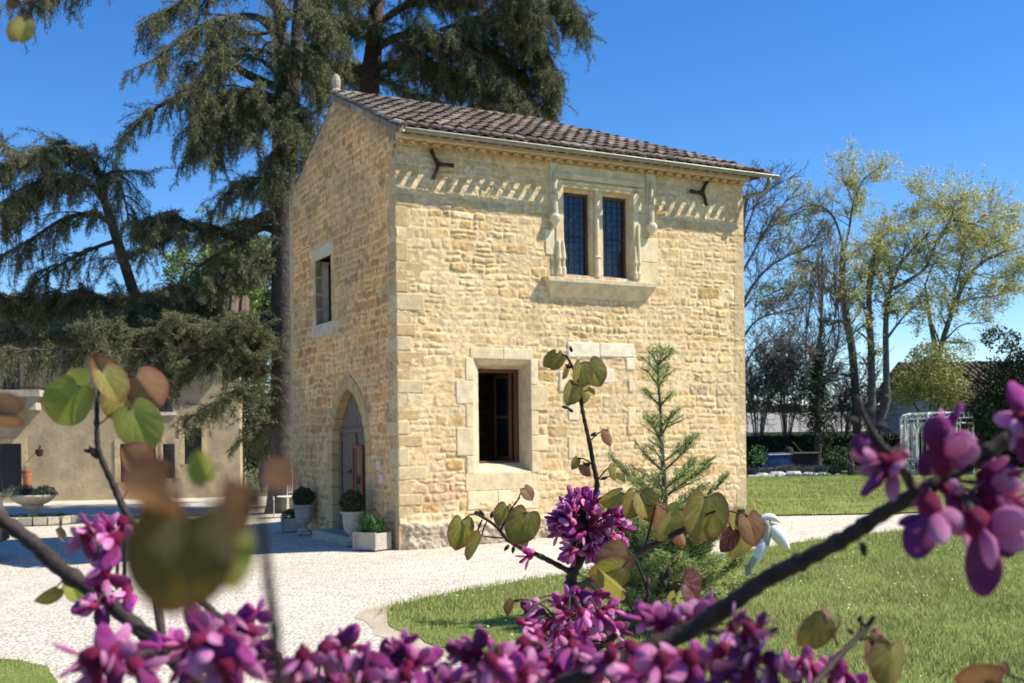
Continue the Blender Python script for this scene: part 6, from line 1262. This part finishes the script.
# J: reddish twig below
k = 'j'; wood(k, [(573, 690, 1.5), (590, 655, 1.45), (612, 638, 1.42), (628, 622, 1.4), (640, 607, 1.4)], 9, 6)
wood(k, [(640, 607, 1.4), (648, 595, 1.4), (642, 575, 1.4), (635, 558, 1.4)], 5, 2.6); wood(k, [(640, 607, 1.4), (655, 607, 1.4), (672, 605, 1.4)], 4, 2.5); wood(k, [(633, 612, 1.4), (628, 600, 1.4), (624, 590, 1.4)], 3, 2)
leaf(k, 'bronze', 618, 560, 1.38, 40, 55, 12, 0, (634, 557)); leaf(k, 'olive', 612, 570, 1.36, 38, 70, 20, 10, (634, 558)); leaf(k, 'yellow', 614, 584, 1.34, 38, 95, 55, 40, (630, 588)); leaf(k, 'yellow', 668, 600, 1.38, 24, 15, 60, 0, (665, 598)); leaf(k, 'green', 680, 608, 1.38, 36, -20, 60, 0, (672, 600)); leaf(k, 'wine', 690, 590, 1.2, 46, -70, 30, 50, (672, 585)); leaf(k, 'yellow', 695, 612, 1.3, 28, -20, 30, 0, (680, 598))
for x, y, a_ in ((646, 590, 1.3), (664, 588, 1.6), (666, 578, 1.2)): bud(k, x, y, 1.38, 13, a_)
# H: blossom mass round the foot of the central shoot
k = 'h'; wood(k, [(600, 700, 1.1), (592, 665, 1.3), (580, 640, 1.4), (572, 610, 1.5)], 9, 5)
for i in range(70):
    y = 594 + 92 * RR.random() ** .75; x = RR.gauss(574, 14 + (y - 594) * .22)
    blossom(k, x, y, RR.uniform(1.15, 1.45), RR.uniform(23, 32), None, at=(575 + RR.uniform(-10, 10), y + RR.uniform(-8, 8), 1.4))
for x, y, s_, a_ in ((527, 607, 22, 90), (536, 610, 24, 20), (530, 620, 24, 240), (555, 600, 24, 120), (570, 592, 22, 60), (602, 596, 20, 70), (612, 606, 22, 20), (618, 614, 20, 320), (606, 618, 22, 300)): blossom(k, x, y, 1.3, s_, a_, at=(560, 625, 1.35))
leaf(k, 'bronze', 512, 606, 1.3, 17, 20, 50, 0, (528, 606)); wood(k, [(560, 625, 1.35), (545, 607, 1.32), (528, 600, 1.3), (514, 600, 1.3)], 2.2, 1.4)
for i in range(16): x = RR.uniform(500, 600); y = RR.uniform(646, 692); blossom(k, x, y, RR.uniform(.7, .9), RR.uniform(32, 46), RR.uniform(60, 320), at=(560, 700, .9))
# K: thick dark bough crossing the lower right, with L: big blossoms at the right edge
k = 'k'; wood(k, [(1075, 392, 0.649), (1040, 412, 0.649), (1005, 440, 0.649), (965, 466, 0.649), (920, 492, 0.649), (880, 515, 0.664), (845, 538, 0.679), (800, 562, 0.694), (765, 580, 0.707), (725, 608, 0.722), (690, 630, 0.737), (640, 652, 0.737), (590, 674, 0.737), (540, 700, 0.767), (500, 735, 0.811)], 14, 20, n=12); join_to(k, 500, 735, 0.811, 25)
wood(k, [(915, 492, 0.649), (908, 478, 0.649), (903, 470, 0.634), (885, 450, 0.620), (874, 435, 0.620), (866, 420, 0.620), (861, 408, 0.620)], 12, 5)
for x, y, s_, a_ in ((861, 410, 16, 1.8), (866, 418, 16, .9), (858, 422, 17, 2.8), (874, 428, 14, .3), (880, 440, 12, 2.6), (862, 542, 16, 4.9), (770, 632, 12, .4)): bud(k, x, y, 0.634, s_, a_)
wood(k, [(700, 628, 0.737), (730, 634, 0.737), (768, 630, 0.737)], 8, 6)
leaf(k, 'orange', 698, 664, 0.707, 30, 20, 30, 10, (690, 645, 0.737), 2); leaf(k, 'yellow', 745, 676, .6, 22, 30, 40, 0, (720, 640, 0.767), 2); leaf(k, 'orange', 690, 616, 0.811, 16, 60, 30, 0, (700, 622, 0.737), 2)
for x, y, s_, a_, sp_, ln, d_, at in ((880, 478, 66, 228, 90, -10, 0.620, (905, 447)), (866, 452, 50, 155, 0, 0, 0.620, (905, 447)), (895, 458, 30, 250, 0, 10, 0.634, (905, 445)), (945, 440, 76, 92, 180, -20, 0.590, (944, 484)), (952, 424, 50, 60, 90, -30, 0.590, (946, 470)), (940, 458, 60, 268, 45, 20, 0.605, (944, 440)), (962, 452, 40, 300, 20, 0, 0.620, (946, 470)),
        (928, 532, 80, 262, 0, -10, 0.590, (922, 488)), (918, 522, 44, 205, 60, 0, 0.605, (922, 492)), (926, 502, 36, 275, 120, 0, 0.605, (925, 482)), (992, 552, 96, 292, 40, -15, 0.590, (960, 500)), (975, 538, 66, 262, 200, 10, 0.620, (965, 500)), (1003, 520, 66, 300, 90, 0, 0.620, (975, 500)), (1022, 410, 66, 130, 30, 0, 0.620, (1010, 440)), (1024, 440, 60, 280, 90, 0, 0.620, (1010, 440)),
        (1000, 470, 50, 20, 0, 0, 0.649, (985, 485)), (985, 492, 46, 250, 90, 0, 0.634, (980, 480)), (1005, 500, 56, 330, 45, -20, 0.620, (985, 488)), (962, 508, 44, 280, 0, 0, 0.634, (960, 490)), (1018, 535, 60, 270, 0, 0, 0.649, (1000, 500)), (980, 520, 50, 230, 150, 0, 0.634, (968, 495)), (1012, 484, 44, 60, 60, 0, 0.649, (990, 488)), (952, 496, 34, 320, 0, 0, 0.634, (950, 484)), (1026, 505, 50, 340, 90, 0, 0.634, (1000, 490))):
    blossom(k, x, y, d_, s_, a_, sp_, ln, at=(at[0], at[1], 0.641))
wood(k, [(950, 480, 0.649), (985, 482, 0.634), (1024, 470, 0.620), (1060, 462, 0.620)], 5, 3); wood(k, [(960, 486, 0.634), (990, 500, 0.620), (1015, 512, 0.620)], 4, 2)
# N: blossoms under the dark bough
k = 'n'; wood(k, [(500, 735, .6), (600, 705, .62), (700, 690, .66), (790, 700, .7), (840, 655, .74), (866, 628, .76), (874, 616, .76)], 12, 4)
for x, y, s_, a_, d_ in ((650, 612, 42, 120, .8), (662, 618, 44, 80, .8), (674, 622, 36, 30, .8), (640, 618, 34, 170, .8), (700, 608, 44, 60, .75), (712, 606, 40, 20, .75), (690, 620, 40, 250, .76), (740, 618, 40, 60, .7), (755, 640, 46, 300, .66), (735, 650, 46, 230, .66), (765, 660, 50, 20, .62), (775, 678, 56, 280, .6), (745, 672, 54, 240, .6), (715, 662, 50, 250, .62), (722, 680, 56, 200, .6), (690, 676, 56, 270, .6),
                         (668, 660, 50, 190, .62), (655, 676, 56, 250, .6), (640, 662, 50, 300, .62), (625, 680, 54, 230, .6), (700, 655, 40, 90, .64), (760, 620, 36, 80, .7), (605, 668, 48, 250, .66), (755, 690, 56, 300, .6), (670, 690, 56, 200, .6)):
    blossom(k, x, y, d_, s_, a_, at=(x + (700 - x) * .15, 650 + (y - 650) * .3, d_ + .02))
# M: lower right twig and leaves
k = 'n'
leaf(k, 'olive', 815, 627, .76, 40, 40, 15, 5, (838, 648)); leaf(k, 'bronze', 826, 618, .78, 28, -30, 30, 0, (838, 645)); leaf(k, 'olive', 893, 660, .74, 50, 5, 25, 0, (873, 640)); leaf(k, 'bronze', 872, 650, .76, 28, 0, 65, 0, (866, 636)); leaf(k, 'olive', 862, 632, .77, 16, 30, 50, 0, (866, 630)); leaf(k, 'bronze', 880, 634, .76, 18, -40, 40, 0, (870, 632))
wood(k, [(846, 648, .75), (856, 640, .76), (862, 622, .76)], 3, 1.6); wood(k, [(830, 640, .76), (840, 622, .76), (836, 612, .76)], 2, 1.3); wood(k, [(860, 640, .76), (880, 636, .76), (884, 640, .75)], 2.5, 1.6)
for x, y, s_, a_ in ((805, 662, 34, 120), (795, 674, 40, 240), (815, 676, 40, 300), (835, 672, 36, 80), (845, 680, 40, 280), (832, 662, 28, 60), (860, 684, 34, 30), (788, 660, 26, 100)): blossom(k, x, y, .74, s_, a_, at=(x + 6, 684, .74))
for x, y, a_ in ((858, 622, 1.), (864, 626, 2.2), (872, 640, 5.), (854, 634, 2.5)): bud(k, x, y, .76, 9, a_)
k = 'm'; wood(k, [(1080, 690, .7), (1040, 684, .7), (1010, 676, .7)], 5, 3); leaf(k, 'bronze', 985, 680, .7, 46, 75, 25, 20, (1010, 676)); leaf(k, 'bronze', 1008, 666, .7, 16, -20, 40, 0, (1010, 676)); leaf(k, 'olive', 1024, 660, .55, 16, 20, 40, 0, (1040, 684, .7))
wood(k, [(1080, 690, .7), (1100, 760, .8), (1000, 900, 1.0), (720, 1050, 1.2)], 5, 14)
# O: top left hanging twig
k = 'o'; wood(k, [(-30, -30, .8), (5, -12, .8), (20, 2, .8), (23, 14, .8)], 6, 2.5); leaf(k, 'yellow', 24, 28, .8, 24, 10, 15, 0, (23, 14)); leaf(k, 'olive', 16, 30, .82, 20, 25, 50, 0, (22, 15)); leaf(k, 'bronze', 13, 3, .8, 12, 80, 20, 0, (20, 2)); bud(k, 28, 4, .8, 9, .5)
wood(k, [(-30, -30, .8), (-120, 40, .85), (-260, 300, .95), (-300, 500, 1.0), (-60, 760, 1.0), (300, 900, 1.1)], 6, 16)

BO = {}
for key, (mb_, _, ped) in BR.items():
    for pts, w_ in ped: mb_.tube(pts, w_, 5)
    BO[key] = mb_.build('branch', M['rbark'], rb, smooth=True, origin=TB)
TBI = Matrix.Translation(-TB); pick = {}
for (_, key, kind, x, y, d, size, roll, yaw, tilt) in LV:
    src = RR.choice(LK[kind]); o = src.copy(); o.name = 'leaf'; col.objects.link(o); k_ = size * d / FPX; o.parent = BO[key]
    Mx = Matrix.Rotation(R(roll), 4, 'Y') @ Matrix.Rotation(R(yaw), 4, 'Z') @ Matrix.Rotation(R(tilt), 4, 'X'); base = P(x, y, d) + (Mx @ Vector((0, 0, .30 * k_)))
    o.matrix_basis = TBI @ Matrix.Translation(base) @ Mx @ Matrix.Scale(k_ * 1.08, 4)
FL.sort(key=lambda t: -t[0]); rest = MB()
for i, (size, key, x, y, d, ang, spin, lean) in enumerate(FL):
    Mx = bl_matrix(x, y, d, size, ang, spin, lean); src = RR.choice(BM)
    if i < 98:
        o = src.copy(); o.name = 'blossom'; col.objects.link(o); o.parent = BO[key]; o.matrix_basis = TBI @ Mx
    else:
        me = src.data; n_ = len(me.vertices); v = np.empty(n_ * 3, np.float32); me.vertices.foreach_get('co', v); v = v.reshape(-1, 3); mm = np.array(Mx); v = v @ mm[:3, :3].T + mm[:3, 3]
        cc = np.empty(n_ * 4, np.float32); me.color_attributes['Col'].data.foreach_get('color', cc); cc = cc.reshape(-1, 4)[:, :3] * RR.uniform(.8, 1.25)
        rest.add(v, q=[tuple(p.vertices) for p in me.polygons if len(p.vertices) == 4], c=cc)
tag(rest.build('blossom_cluster', M['petal'], rb, smooth=True, origin=TB), kind='stuff')
